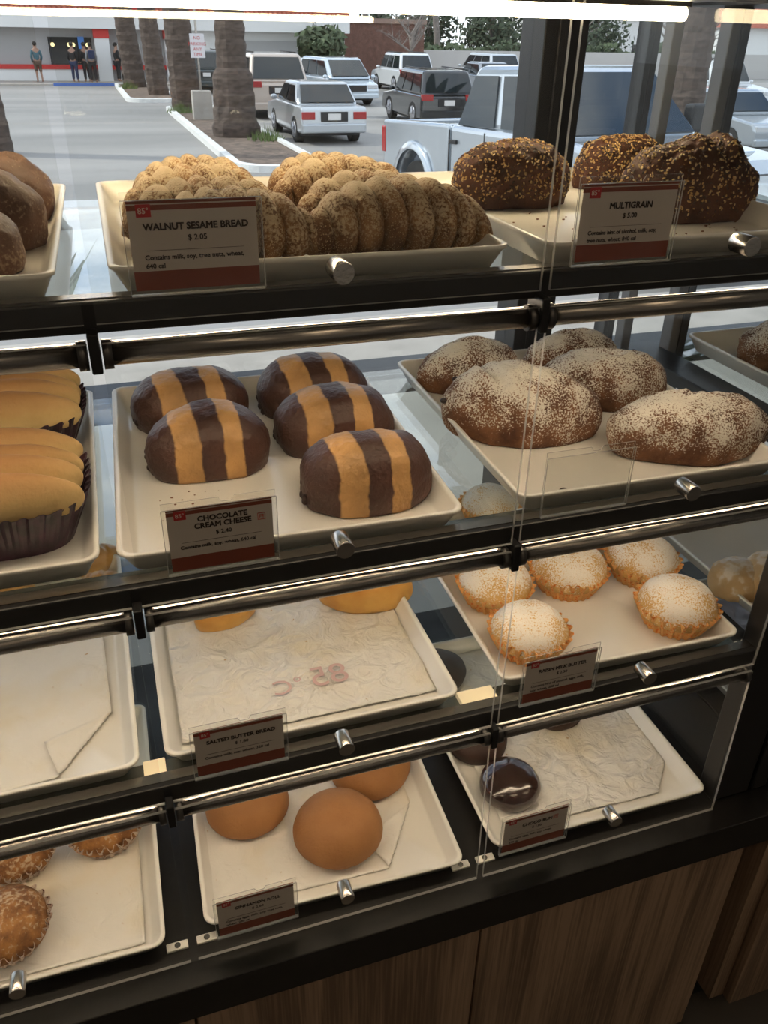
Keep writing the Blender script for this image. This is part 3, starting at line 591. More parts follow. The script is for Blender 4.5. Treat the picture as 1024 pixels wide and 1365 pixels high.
# ------------------------------------------------------------------ people at the shop window
M_skin = mat('skin', (.35, .2, .14), .6); M_hair = mat('dark_hair', (.02, .015, .012), .8)
def skin(name, verts, edges, rad, m, par, sub=2):
    me = bpy.data.meshes.new(name); me.from_pydata(verts, edges, []); o = link(name, me, m, par); o.modifiers.new('skin', 'SKIN')
    s = me.skin_vertices[0].data
    for i, r in enumerate(rad): s[i].radius = (r, r) if not isinstance(r, tuple) else r
    s[0].use_root = True
    q = o.modifiers.new('sub', 'SUBSURF'); q.levels = 1; q.render_levels = sub; return o
def person(x, y, rz, label, top, bottom, seed, bag=None, shorts=False):
    t = thing('person', label, 'person', (x, y, ZG + .1), rz); a = random.Random(seed).uniform(-.06, .06)
    V = [(0, 0, .92), (0, 0, 1.15), (0, 0, 1.40), (0, .0, 1.50), (0, .02, 1.60), (0, .02, 1.68),
         (-.17, 0, 1.40), (-.24, -.02, 1.14), (-.20, .14, .92), (.17, 0, 1.40), (.24, -.02, 1.14), (.2, .14, .92),
         (-.1, 0, .86), (-.11, .02 + a, .48), (-.11, 0, .09), (-.11, .12, .04), (.1, 0, .86), (.11, .02 - a, .48), (.12, -.02, .09), (.12, .1, .04), (-.19, .19, .86), (.19, .19, .86)]
    E = [(0, 1), (1, 2), (2, 3), (3, 4), (4, 5), (2, 6), (6, 7), (7, 8), (2, 9), (9, 10), (10, 11), (0, 12), (12, 13), (13, 14), (14, 15), (0, 16), (16, 17), (17, 18), (18, 19), (8, 20), (11, 21)]
    R = [.13, .12, .13, .055, .085, .08, .06, .045, .035, .06, .045, .035, .09, .06, .045, .04, .09, .06, .045, .04, .035, .035]
    skin('body', V, E, R, M_skin, t)
    skin('jacket', [V[0], V[1], V[2], V[6], V[7], V[8], V[9], V[10], V[11]], [(0, 1), (1, 2), (2, 3), (3, 4), (4, 5), (2, 6), (6, 7), (7, 8)], [.155, .145, .15, .075, .06, .05, .075, .06, .05], mat('cloth_' + top[0], top[1], .9), t)
    k = .5 if shorts else .12
    skin('trousers', [V[0], V[12], (V[13][0], V[13][1], .5), (-.11, 0, k), V[16], (V[17][0], V[17][1], .5), (.12, -.01, k)], [(0, 1), (1, 2), (2, 3), (0, 4), (4, 5), (5, 6)], [.15, .11, .08, .065, .11, .08, .065], mat('cloth_' + bottom[0], bottom[1], .9), t)
    b = MB(); b.sphere((0, -.01, 1.69), (.10, .115, .10), 14, 8); b.build('hair', M_hair, t, smooth=True)
    if bag: b = MB(); b.box(-.15, .15, -.3, -.14, 1.08, 1.45); b.build('backpack', mat('cloth_' + bag[0], bag[1], .8), t, bevel=.04, seg=3)
DK = ('black', (.02, .02, .022)); DN = ('navy', (.03, .04, .09)); GR = ('grey', (.25, .25, .26)); BR = ('brown', (.1, .06, .04)); TE = ('teal', (.06, .13, .16))
person(-1.62, 48.6, .2, 'person in teal top and shorts alone at the serving window', TE, BR, 1, shorts=True)
person(.08, 48.7, -.3, 'person in dark jacket left of a waiting pair', DK, DN, 2)
person(.66, 48.9, .4, 'person in black standing in the middle of the waiting group', DK, DK, 3)
person(.95, 48.4, .1, 'person in grey carrying a dark backpack by the white column', GR, DK, 4, bag=DN)
person(2.2, 49.2, -1.2, 'person in black leaning by the shop doors', DK, DK, 5)

# ================================================================== DISPLAY CASE
case = thing('display_case', 'four-tier black bakery display case with clear lift-up doors by the window', 'display case', (0, 0, 0))
YB = .54; XL = -.86
def case_frame(par, xl, xe, zs, seams):
    for i in range(3):
        z = zs[i]
        b = MB(); b.box(xl, xe, -.002, .022, z - .018, z + .009); b.box(xl, xe, .0, .030, z - .018, z - .012); b.build('front_rail', M_black, par, bevel=.002)
        box('glint_strip', xl, xe, .006, .0205, z + .009, z + .0102, M_rod, par)  # bright metal strip added so the rail top shows a glint
        gl = MB(); gl.box(xl, xe, .022, YB, z - .008, z); g = gl.build('glass_shelf', M_glass, par)
        b = MB(); b.box(xl, xe, YB - .025, YB, z - .034, z - .008); b.build('rear_rail', M_black, par, bevel=.002)
    b = MB(); b.box(xl, xe, 0, YB + .02, 1.592, 1.61); b.box(xl, xe, -.002, .03, 1.60, 1.64); b.build('top_panel', M_black, par)
case_frame(case, XL, XE, ZS, None)
# right end of the case: black stile, clear end panel, rear post
b = MB(); b.box(XE, .918, -.006, .03, .458, 1.64); b.build('end_stile', M_black, case, bevel=.003)
b = MB(); b.box(XE + .003, XE + .009, .03, YB, .458, 1.6); b.build('end_panel', M_endg, case)
b = MB(); b.box(.893, .911, YB - .02, YB + .005, .458, 1.6); b.build('rear_post', M_fgrey, case, bevel=.002)
b = MB(); b.box(XL - .07, XL, -.006, .03, .458, 1.64); b.build('end_stile', M_black, case, bevel=.003)
b = MB(); b.box(XL, XL + .006, .03, YB, .458, 1.6); b.build('end_panel', M_glass, case)
b = MB(); b.box(XL - .03, XL, YB - .02, YB + .01, .458, 1.6); b.build('rear_post', M_frame, case, bevel=.002)
# vertical brackets at the seams
for x in (-W, 0, W):
    for z in ZR: box('hinge_bracket', x - .0045, x + .0045, -.020, .012, z - .013, z + .022, M_black, case, bevel=.0015)
# LED tubes under each shelf
M_led = emis('led_tube', (1.0, .80, .50), LED); M_led2 = emis('led_tube_lower', (1.0, .79, .55), LED2)
for i, z in enumerate((1.592, ZS[0] - .008, ZS[1] - .008, ZS[2] - .008)):
    yl, xr = (.4, .822) if i == 0 else (.045, .842)
    h = MB(); h.box(XL + .02, xr, yl - .012, yl + .012, z - .006, z); hh = h.build('light_housing', M_rod, case)
    rl = .0085 if i == 0 else .006
    l = MB(); l.tube((XL + .022, yl, z - .006 - rl), (xr - .002, yl, z - .006 - rl), rl, n=14); l.build('light_tube', M_led if i == 0 else M_led2, hh, smooth=True)
# added cream blocks, faintly glowing, stand in for tube light at the seams
M_glow = mat('cream_glow', (.85, .72, .48), .4, emit=(1, .78, .45), estr=.35)
for xa, xb in ((-.438, -.415), (-.024, .002), (.388, .440)): box('glow_block', xa, xb, .0225, .046, ZS[2] + .0002, ZS[2] + .0085, M_glow, case, bevel=.001)
# lift-up doors
M_knob = M_steel
def door(x0, x1, i, bottom):
    """clear flap hung from a steel rod, knob near its lower edge"""
    top = ZR[i]; y0 = -.012; yb = -.010 if i < 3 else -.018
    n = Vector((0, 1, 0)); H_ = top + .012; b = MB()
    v = [(x0, y0, H_), (x1, y0, H_), (x1, yb, bottom), (x0, yb, bottom)]; th = .004
    v2 = [(a, bb - th, c) for a, bb, c in v]
    b.add(v + v2, [(0, 3, 2, 1), (4, 5, 6, 7)], 0); b.add(v + v2, [(0, 1, 5, 4), (1, 2, 6, 5), (2, 3, 7, 6), (3, 0, 4, 7)], 1)
    d = b.build('door_flap', [M_acr, M_edge], case)
    tube('hinge_rod', (x0 + .008, -.004, top), (x1 - .008, -.004, top), .0105, M_rod, d, n=24)
    for xx in (x0 + .001, x1 - .009): tube('rod_clamp', (xx, -.006, top), (xx + .008, -.006, top), .0128, mat('dark_steel', (.10, .095, .09), .35, metal=.8), d, n=24)
    xm = (x0 + x1) / 2; kz = {0: 1.372, 1: 1.093, 2: .811, 3: .527}[i]
    yk = y0 - th
    k = tube('knob', (xm, yk - .026, kz), (xm, yk, kz), .0098, M_knob, d, n=28, bevel=.0008)
BOT = [1.336, 1.046, .761, .4595]
for c in (-2, -1, 0, 1):
    for i in range(4):
        door(c * W + .005, c * W + W - .005 + (0 if c < 1 else .0), i, BOT[i])
# white hinge plates with screws on the deck at the seams
for x in (-W, 0, W):
    b = MB(); b.box(x - .035, x - .006, .0, .012, .458, .4625); b.box(x + .006, x + .035, .0, .012, .458, .4625); p = b.build('deck_plate', M_tray, case, bevel=.001)
    for xx in (-.02, .02): q = tube('screw', (x + xx, .006, .4625), (x + xx, .006, .4635), .0042, M_rod, p, n=12)

# counter and cabinets
ct = box('countertop', -1.35, .985, -.058, .62, .388, .458, M_blackg, bevel=.002); tag(ct, 'black counter slab under the display case', 'countertop')
M_wood = wood_mat('grey_oak', (.14, .090, .058), (.33, .225, .150))
def cabinet(name, x0, x1, label, doors):
    t = thing(name, label, 'cabinet', (0, 0, 0))
    box('carcass', x0, x1, -.022, .6, -.17, .386, M_wood, t); box('plinth', x0 + .01, x1 - .01, .03, .6, ZF, -.17, M_black, t)
    for a, c in doors:
        o = box('door', a + .002, c - .002, -.044, -.024, -.168, .376, M_wood, t, bevel=.001); o['label'] = 'flat oak-look cabinet door'
    return t
cabinet('base_cabinet', -.86, .936, 'grey-brown oak base cabinet with flat doors under the counter', [(-.85, -.431), (-.431, -.011), (-.011, .42), (.42, .908)])

# neighbouring case on the right
nb = thing('display_case', 'second black display case at the right edge, glass side towards the first', 'display case', (0, 0, 0))
NX0, NX1 = .925, 1.9
NZ = [1.343, 1.053, .66, .458]
b = MB(); b.box(NX0, NX0 + .03, -.006, .03, .458, 1.64); b.build('end_stile', M_black, nb, bevel=.003)
for i in range(3):
    z = NZ[i]
    b = MB(); b.box(NX0, NX1, -.002, .022, z - .018, z + .009); b.build('front_rail', M_black, nb, bevel=.002)
    b = MB(); b.box(.995, NX1, .022, YB, z - .008, z); b.build('glass_shelf', M_glass, nb)
    b = MB(); b.box(.932, .995, .022, YB, z - .030, z - .006); b.build('side_rail', M_frame, nb, bevel=.002)
    b = MB(); b.box(.995, NX1, YB - .025, YB, z - .034, z - .008); b.build('rear_rail', M_black, nb)
b = MB(); b.box(NX0, NX1, 0, YB + .02, 1.592, 1.61); b.build('top_panel', M_black, nb)
b = MB(); b.box(.990, 1.008, YB - .03, YB, .458, 1.592); b.build('rear_post', M_fgrey, nb, bevel=.002)
b = MB(); b.box(1.010, 1.026, YB - .03, YB, .458, 1.592); b.build('rear_post', M_frame, nb, bevel=.002)
b = MB(); b.box(NX1, NX1 + .04, -.006, YB, .458, 1.64); b.build('end_stile', M_black, nb)
for i in range(4):
    b = MB(); b.box(NX0 + .035, NX1 - .01, -.016, -.012, BOT[i], ZR[i]); d = b.build('door_flap', M_acr, nb); tube('hinge_rod', (NX0 + .04, -.004, ZR[i]), (NX1 - .02, -.004, ZR[i]), .0088, M_rod, d)
    tube('knob', ((NX0 + NX1) / 2, -.042, BOT[i] + .05), ((NX0 + NX1) / 2, -.016, BOT[i] + .05), .0098, M_knob, d)
tag(box('countertop', .988, 2.0, -.058, .62, .388, .458, M_blackg, bevel=.002), 'black counter slab under the second display case at right', 'countertop')
cabinet('base_cabinet', .99, 1.98, 'grey-brown oak base cabinet at the right edge, under the second case', [(1.02, 1.48), (1.485, 1.95)])

# ================================================================== TRAYS
def tray_mesh():
    hx, hy, h = .1905, .2395, .028; b = MB(); tb = .014
    Ls = [rrect(hx - tb, hy - tb, .012, 0), rrect(hx - .003, hy - .003, .016, h - .006), rrect(hx, hy, .017, h - .004), rrect(hx + .0005, hy + .0005, .017, h - .001), rrect(hx - .001, hy - .001, .016, h), rrect(hx - .005, hy - .005, .014, h - .0005), rrect(hx - .0065, hy - .0065, .013, h - .003), rrect(hx - tb - .003, hy - tb - .003, .012, .0055), rrect(hx - tb - .007, hy - tb - .007, .011, .003)]
    b.loops(Ls); return b
proto = tray_mesh().build('serving_tray', M_tray, smooth=True)
proto_used = [False]
TRAYS = [ # x, yfront, rot, tier z, label
 (.2115, .0286, -.006, 0, 'white tray of walnut sesame breads, top tier middle'),
 (-.213, .0172, -.018, 0, 'white tray of dark loaves, top tier left'),
 (.632, .024, .0, 0, 'white tray of multigrain loaves, top tier right'),
 (.178, .0237, -.033, 1, 'white tray holding five chocolate striped breads'),
 (.634, .0229, -.017, 1, 'white tray holding five flour-dusted loaves'),
 (-.220, .0355, -.010, 1, 'white tray holding sponge finger cups, second tier left'),
 (.194, .0231, -.006, 2, 'white paper-lined tray with just two butter breads left'),
 (.639, .0167, -.027, 2, 'white tray of sugar-dusted raisin milk butter cakes'),
 (-.217, .0218, -.002, 2, 'white tray lined with stamped paper, empty but for pieces at the back, third tier left'),
 (.210, -.004, -.037, 3, 'white tray holding three tan cinnamon rolls'),
 (.6436, -.004, -.014, 3, 'white tray with glossy chocolate buns, bottom tier right'),
 (-.2244, -.0032, -.0176, 3, 'white tray holding three pastries in brown cups, bottom tier left'),
 (1.205, .0, .0, 1, 'white tray of floured loaves inside the second case'),
 (1.205, .0, .0, 4, 'white tray of pale buns inside the second case'),
 (1.21, .03, .0, 3, 'white tray with purple paper on the floor of the second case')]
for i, (x, yf, a, ti, lb) in enumerate(TRAYS):
    o = proto if i == 0 else proto.copy()
    if i: COL.objects.link(o)
    z = (ZS + [.66])[ti]; yf = max(yf, .024) if ti in (0, 1, 2, 4) else yf + .004
    o.location = (x - math.sin(a) * .2395, yf + .2395, z + .0005); o.rotation_euler = (0, 0, a)
    tag(o, lb, 'tray', 'white serving trays')
TZ = [z + .0037 for z in ZS]
# ------------------------------------------------------------------ papers
def paper_mat(name, col, stain, bd=.012):
    m, nt, b = nodes(name); N = nt.nodes.new; L = nt.links.new
    tc = N('ShaderNodeTexCoord'); n = N('ShaderNodeTexNoise'); n.inputs['Scale'].default_value = 7; n.inputs['Detail'].default_value = 4; L(tc.outputs['Object'], n.inputs['Vector'])
    r = N('ShaderNodeValToRGB'); r.color_ramp.elements[0].position = .5; r.color_ramp.elements[1].position = .8; r.color_ramp.elements[0].color = (*col, 1); r.color_ramp.elements[1].color = (*stain, 1); L(n.outputs[0], r.inputs[0])
    n2 = N('ShaderNodeTexNoise'); n2.inputs['Scale'].default_value = 90; n2.inputs['Detail'].default_value = 2; L(tc.outputs['Object'], n2.inputs['Vector'])
    mr = N('ShaderNodeMapRange'); L(n2.outputs[0], mr.inputs[0]); mr.inputs[1].default_value = .72; mr.inputs[2].default_value = .78
    mx = N('ShaderNodeMix'); mx.data_type = 'RGBA'; L(mr.outputs[0], mx.inputs[0]); L(r.outputs[0], mx.inputs[6]); mx.inputs[7].default_value = (.5, .3, .12, 1)
    L(mx.outputs[2], b.inputs['Base Color']); b.inputs['Roughness'].default_value = .38; b.inputs['Specular IOR Level'].default_value = .5
    n3 = N('ShaderNodeTexNoise'); n3.inputs['Scale'].default_value = 28; n3.inputs['Detail'].default_value = 6; n3.inputs['Distortion'].default_value = 1.2; L(tc.outputs['Object'], n3.inputs['Vector'])
    bp = N('ShaderNodeBump'); bp.inputs['Strength'].default_value = .9; bp.inputs['Distance'].default_value = bd; L(n3.outputs[0], bp.inputs['Height']); L(bp.outputs[0], b.inputs['Normal'])
    return m
M_paper = paper_mat('greaseproof_paper', (.80, .77, .72), (.74, .62, .40))
M_paperf = paper_mat('smooth_greaseproof_paper', (.80, .77, .72), (.74, .62, .40), .0035)
M_ink = mat('faded_red_ink', (.62, .42, .40), .6)
def paper(x, y, z, w, d, a, label, seed, fold=None, text=None, crumple=.0012):
    nx, ny = 70, 84; v = []; f = []
    for j in range(ny + 1):
        for i in range(nx + 1):
            px = (i / nx - .5) * w; py = (j / ny - .5) * d
            q = Vector((px * 26, py * 26, seed)); h = abs(noise.noise(q)) + .5 * abs(noise.noise(q * 2.3)); e = .0012 + crumple * 2 * h
            ed = max(0, abs(px) / (w / 2) - .9) * 10; ed2 = max(0, abs(py) / (d / 2) - .93) * 10
            e += .004 * max(ed, ed2) ** 2 * (.6 + noise.noise(q * .7))
            if fold: 
                k = px * fold[0] + py * fold[1] - fold[2]
                if k > 0: px -= 2 * k * fold[0] * .97; py -= 2 * k * fold[1] * .97; e += .0025 + .02 * min(k, .04)
            v.append((px, py, max(.0008, e)))
    for j in range(ny):
        for i in range(nx): p = j * (nx + 1) + i; f.append((p, p + 1, p + nx + 2, p + nx + 1))
    o = link('parchment_sheet', pyd(v, f), M_paper if crumple > .0015 else M_paperf, smooth=True); o.location = (x, y, z); o.rotation_euler = (0, 0, a); tag(o, label, 'paper')
    sm = o.modifiers.new('th', 'SOLIDIFY'); sm.thickness = .0002
    if text:
        for s, tx, ty, sz, fl in text:
            q = text_mesh('stamp', s, sz, (tx, ty, .0078 if crumple > .002 else .0045), M_ink, o, rot=(0, 0, 0), ext=.00005); q.scale = (-1 if fl else 1, 1, 1)
            q['label'] = 'faded red stamp showing through the paper'
    return o
paper(.197, .27, TZ[2], .34, .42, -.006, 'crumpled greaseproof paper with red stamp under the butter breads', 3.1, crumple=.0028, text=[('85', .036, -.160, .056, True), ('°C', -.022, -.162, .040, True)])
paper(-.225, .26, TZ[2], .33, .42, .03, 'flat greaseproof paper on the emptiest tray at left', 7.7, crumple=.0004, fold=(.8, -.6, .205), text=[('85', .0, -.14, .046, True), ('°C', -.046, -.142, .034, True)])
paper(.205, .235, TZ[3], .33, .40, -.037, 'greaseproof paper under the tan cinnamon rolls', 5.5, fold=(.85, -.53, .19), crumple=.001)
paper(.660, .245, TZ[3], .325, .42, -.03, 'wrinkled greaseproof paper under the chocolate buns', 9.1, crumple=.0024, fold=(.75, -.66, .225))
paper(-.225, .24, TZ[3], .335, .43, -.0176, 'greaseproof paper under the pastries in brown cups', 2.3, crumple=.0004)
o = paper(1.2, .27, .4617, .3, .36, .1, 'purple-tinted paper in the lowest tray of the second case', 4.4, crumple=.004)
o.data.materials.clear(); o.data.materials.append(mat('purple_paper', (.42, .36, .42), .5))

# ================================================================== BREADS
def loaf_mesh(lx, ly, lz, seed, n1=48, n2=30, px=2.2, pz=2.3, amp=.03, fine=.012, base=.3, scores=(), crease=0, taper=0):
    """flat-bottomed crusty body: superellipse plan, domed top, noise, optional score cuts"""
    v = []; f = []; sd = Vector((seed * 3.7, seed * 1.3, seed))
    for j in range(n2 + 1):
        b = -.5 + (PI / 2 + .5) * j / n2       # latitude from under the belly to the crown
        cb = max(math.cos(b), 0) ** (2 / pz); sb = math.copysign(abs(math.sin(b)) ** (2 / 2.1), b)
        for i in range(n1):
            a = 2 * PI * i / n1; ca, sa = math.cos(a), math.sin(a)
            ex = math.copysign(abs(ca) ** (2 / px), ca); ey = math.copysign(abs(sa) ** (2 / px), sa)
            p = Vector((.5 * lx * cb * ex, .5 * ly * cb * ey, lz * (base + (1 - base) * sb) if sb >= 0 else lz * (base + base * sb * 2.2)))
            if taper: p.y *= 1 - taper * abs(p.x / (lx / 2)) ** 2
            q = p * (1 / lx) * 2.2 + sd; nn = noise.noise(q) * amp + noise.noise(q * 3.1) * amp * .45 + noise.noise(q * 8) * fine
            rr = Vector((p.x, p.y, (p.z - lz * base) * 1.2)); p += rr.normalized() * nn * lx if rr.length > 1e-6 else Vector()
            for (x0, y0, x1, y1, wd, dp) in scores:     # cuts in plan view
                ax, ay = (x1 - x0) * lx, (y1 - y0) * lx; L2 = ax * ax + ay * ay; t = max(0, min(1, ((p.x - x0 * lx) * ax + (p.y - y0 * lx) * ay) / L2)); dd = math.hypot(p.x - x0 * lx - t * ax, p.y - y0 * lx - t * ay)
                if p.z > lz * .3: p.z -= lz * dp * math.exp(-(dd / (wd * lx)) ** 2) - lz * dp * .55 * math.exp(-((dd - 2.0 * wd * lx) / (wd * lx)) ** 2)
            p.z = max(p.z, .0004); v.append(tuple(p))
    for j in range(n2):
        for i in range(n1): f.append((j * n1 + i, j * n1 + (i + 1) % n1, (j + 1) * n1 + (i + 1) % n1, (j + 1) * n1 + i))
    f.append(tuple(range(n1))[::-1])
    me = pyd(v, f); bm = bmesh.new(); bm.from_mesh(me); bmesh.ops.remove_doubles(bm, verts=bm.verts, dist=1e-5); bmesh.ops.recalc_face_normals(bm, faces=bm.faces); bm.to_mesh(me); bm.free(); return me
def place(name, me, m, x, y, z, rz, label, cat, group, rx=0, ry=0):
    o = link(name, me, m, None, True); o.location = (x, y, z); o.rotation_euler = (rx, ry, rz); tag(o, label, cat, group); return o

# --- chocolate cream cheese breads
M_choc = stripe_mat()
CH = [(.107, .405, .158, 0.05, 'chocolate striped bread at back left of its tray'), (.114, .262, .156, -.03, 'chocolate striped bread at front left of its tray'),
      (.287, .408, .158, .02, 'chocolate striped bread farthest back on the right'), (.287, .285, .158, -.06, 'chocolate striped bread in the middle of the right row'), (.283, .125, .158, -.02, 'largest, nearest chocolate striped bread beside the tray edge')]
for i, (x, y, s, rz, lb) in enumerate(CH):
    s *= 1.03; me = loaf_mesh(s, s * .68, s * .50, i + 1, px=2.6, pz=2.45, amp=.034, fine=.006, base=.34)
    o = place('chocolate_bread', me, M_choc, x, y, TZ[1] + .0003, rz, lb, 'bread', 'chocolate striped breads')
    b = MB(); rnd = random.Random(i)
    for k in range(9): b.sphere((-s * .472 + rnd.uniform(-.003, .003), rnd.uniform(-.016, .016), rnd.uniform(.006, .028)), (.004, .006, .005), 8, 5)
    b.build('filling', mat('dark_chocolate_filling', (.03, .012, .008), .5), o, smooth=True)
# --- flour dusted loaves
M_flour = bread_mat('floured_crust', (.22, .10, .046), (.085, .034, .018), scale=26, bump=1, bscale=130, rough=.8, dust=(.80, .76, .67), dustlo=.2, dusthi=.9, dscale=420)
FL = [(.556, .437, .182, .10, .56, .40, [(-.2, .05, .1, -.02, .03, .05)], 'floured loaf at back left of its tray'),
      (.552, .250, .235, -.36, .56, .40, [(-.24, .10, -.14, -.16, .03, .07), (.02, .06, .25, -.06, .03, .05)], 'large floured loaf with split crust, front left of its tray'),
      (.745, .450, .175, .0, .52, .38, [(-.1, .05, .15, 0, .03, .05)], 'floured loaf farthest back, half hidden behind another'),
      (.728, .312, .193, -.28, .56, .42, [(-.2, .1, .05, -.05, .035, .07), (.1, .08, .2, -.02, .03, .05)], 'whitest floured loaf in the middle right of the tray'),
      (.745, .128, .222, -.22, .52, .36, [(-.2, .12, 0, .05, .035, .07), (.05, .1, .25, .03, .03, .05)], 'long floured loaf at front right of the tray')]
for i, (x, y, s, rz, ry, rh, scs, lb) in enumerate(FL):
    me = loaf_mesh(s, s * ry, s * rh, i + 11, 72, 44, px=2.1, pz=2.2, amp=.045, fine=.008, base=.34, scores=scs, taper=.12)
    o = place('floured_loaf', me, M_flour, x, y, TZ[1] + .0003, rz, lb, 'bread', 'flour-dusted loaves')
    if i in (1,):
        for q, (a, c, e) in enumerate(((-.47, -.06, .045), (-.44, .12, .075))): pt = min((v.co for v in me.vertices), key=lambda w: (w - Vector((a * s, c * s, e))).length); b = MB(); b.sphere(pt, (.006, .005, .004), 10, 6); b.build('raisin', mat('raisin', (.025, .012, .01), .5), o, smooth=True)
b = MB(); b.sphere((0, 0, .002), (.006, .004, .003), 10, 6); r_ = b.build('raisin', mat('raisin', (.025, .012, .01), .5), smooth=True); r_.location = (.523, .065, TZ[1]); tag(r_, 'lone dark raisin lying at the front of the floured loaf tray', 'raisin')
for i, (x, y, s, rz, lb) in enumerate([(1.14, .36, .20, -.3, 'floured loaf at the back left of the second case tray'), (1.15, .20, .20, -.2, 'floured loaf at the front of the second case tray')]):
    me = loaf_mesh(s, s * .52, s * .4, i + 21, px=2.1, amp=.05, fine=.02, scores=[(-.2, .1, .1, -.05, .04, .12)]); place('floured_loaf', me, M_flour, x, y, TZ[1] + .0003, rz, lb, 'bread', 'flour-dusted loaves')
# --- multigrain
M_multi = bread_mat('multigrain_crust', (.11, .038, .018), (.045, .016, .010), scale=25, bump=.9, bscale=80, rough=.6, speck=(.5, .3, .1), spscale=210, spth=.2)
def seed_mat():
    m, nt, b = nodes('mixed_seeds'); g = nt.nodes.new('ShaderNodeNewGeometry'); r = nt.nodes.new('ShaderNodeValToRGB'); r.color_ramp.interpolation = 'CONSTANT'
    e = r.color_ramp.elements; e[0].color = (.60, .38, .13, 1); e[1].position = .45; e[1].color = (.70, .52, .24, 1); x = e.new(.68); x.color = (.06, .03, .018, 1); x = e.new(.9); x.color = (.03, .022, .018, 1)
    nt.links.new(g.outputs['Random Per Island'], r.inputs[0]); nt.links.new(r.outputs[0], b.inputs['Base Color']); b.inputs['Roughness'].default_value = .45; return m
M_seed = seed_mat()
MG = [(.560, .362, .165, 0.05, 'seeded multigrain loaf at the left, behind the door seam'), (.800, .470, .150, .1, 'seeded multigrain loaf at the back, between the other two'), (.748, .232, .180, -.08, 'darkest seeded multigrain loaf behind its price sign')]
for i, (x, y, s, rz, lb) in enumerate(MG):
    me = loaf_mesh(s, s * .60, s * .50, i + 31, 64, 36, px=2.3, pz=2.5, amp=.06, fine=.018, base=.38, scores=[(.1, .2, .16, -.2, .05, .12)] if i == 2 else ())
    o = place('multigrain_loaf', me, M_multi, x, y, TZ[0] + .0003, rz, lb, 'bread', 'multigrain loaves')
    rnd = random.Random(90 + i); b = MB(); pol = [p for p in me.polygons if p.center.z > s * .08]; wts = [p.area for p in pol]
    for p in rnd.choices(pol, wts, k=1500):
        n = p.normal; c = Vector(p.center) + n * .0002; t_ = n.orthogonal().normalized(); M3 = Matrix((t_, n.cross(t_), n)).transposed() @ Matrix.Rotation(rnd.uniform(0, 6.3), 3, 'Z')
        jit = M3 @ Vector((rnd.uniform(-.003, .003), rnd.uniform(-.003, .003), 0)); b.sphere(c + jit, (.0023, .0013, .0009), 6, 3, M=M3)
    so_ = b.build('seeds', M_seed, o, smooth=True); so_['kind'] = 'stuff'
# --- walnut sesame twists
M_wal = bread_mat('sesame_crust', (.37, .20, .085), (.13, .055, .025), scale=34, bump=.6, bscale=260, rough=.75, speck=(.74, .57, .34), spscale=420, spth=.34, dust=(.66, .52, .34), dustlo=.3, dusthi=.9, dscale=300)
def twist_mesh(L, R, ridges, seed, bend=.12, flat=.85):
    nu, nv = 220, 36; v = []; f = []
    for i in range(nu + 1):
        t = -1 + 2 * i / nu; env = max(0, 1 - abs(t) ** 2.7) ** .55
        for j in range(nv):
            a = 2 * PI * j / nv; ph = ridges * (t * .5 + .5) + .22 * math.cos(a) + .08 * math.sin(a) + .25 * noise.noise(Vector((t * 2, seed, 0))); w = ph - math.floor(ph)
            rid = 1 - .34 * (1 - math.sin(PI * w) ** .5) ; q = Vector((t * 3, math.cos(a), math.sin(a))) + Vector((seed, 0, 0)); rid *= 1 + .06 * noise.noise(q * 1.6) + .012 * noise.noise(q * 6)
            r = R * env * rid; y = -bend * L * t * t + r * math.cos(a) * 1.1; z = R * flat * .92 + r * flat * math.sin(a) - R * .0 * t * t; v.append((t * L / 2, y, max(.0005, z - R * .30 * (1 - env) * 1.6)))
    for i in range(nu):
        for j in range(nv): f.append((i * nv + j, i * nv + (j + 1) % nv, (i + 1) * nv + (j + 1) % nv, (i + 1) * nv + j))
    return pyd(v, f)
WS = [(.147, .468, .168, .034, .05, 'sesame twist farthest back on the left'), (.138, .352, .185, .036, .03, 'sesame twist second from the back on the left'), (.135, .245, .19, .037, .0, 'sesame twist third from the back on the left'), (.14, .135, .19, .040, -.05, 'sesame twist nearest on the left, behind its price sign'),
      (.325, .470, .165, .034, .0, 'sesame twist farthest back on the right'), (.322, .365, .19, .038, -.05, 'sesame twist second from the back on the right'), (.322, .255, .185, .037, .02, 'sesame twist just behind the biggest one'), (.312, .130, .205, .043, -.04, 'biggest sesame twist at the front right of its tray')]
for i, (x, y, L_, R__, rz, lb) in enumerate(WS):
    me = twist_mesh(L_, R__ * 1.08, 7.0 + (i % 2), i * 2.3 + 1); place('sesame_bread', me, M_wal, x, y, TZ[0] + .0003, rz, lb, 'bread', 'walnut sesame twists')
# --- dark loaves top left
M_dark = bread_mat('dark_rye_crust', (.15, .075, .048), (.06, .028, .019), scale=18, bump=.7, bscale=90, rough=.5, top=(.20, .11, .07), topw=.4, dust=(.34, .24, .16), dustlo=.4, dusthi=1.4, dscale=300)
for i, (x, y, s, rz, lb) in enumerate([(-.112, .410, .175, -.45, 'dark brown loaf farthest back at the left edge'), (-.115, .275, .175, -.40, 'dark brown loaf in the middle of three at the left edge'), (-.125, .165, .155, -.35, 'darkest loaf nearest the front at the left edge')]):
    me = loaf_mesh(s, s * .58, s * .43, i + 41, 60, 34, amp=.05, fine=.01, base=.4, scores=[(-.2, .12, .3, .02, .03, .12)] if i == 0 else ()); place('dark_loaf', me, M_dark, x, y, TZ[0] + .0003, rz, lb, 'bread', 'dark loaves in the top left tray')
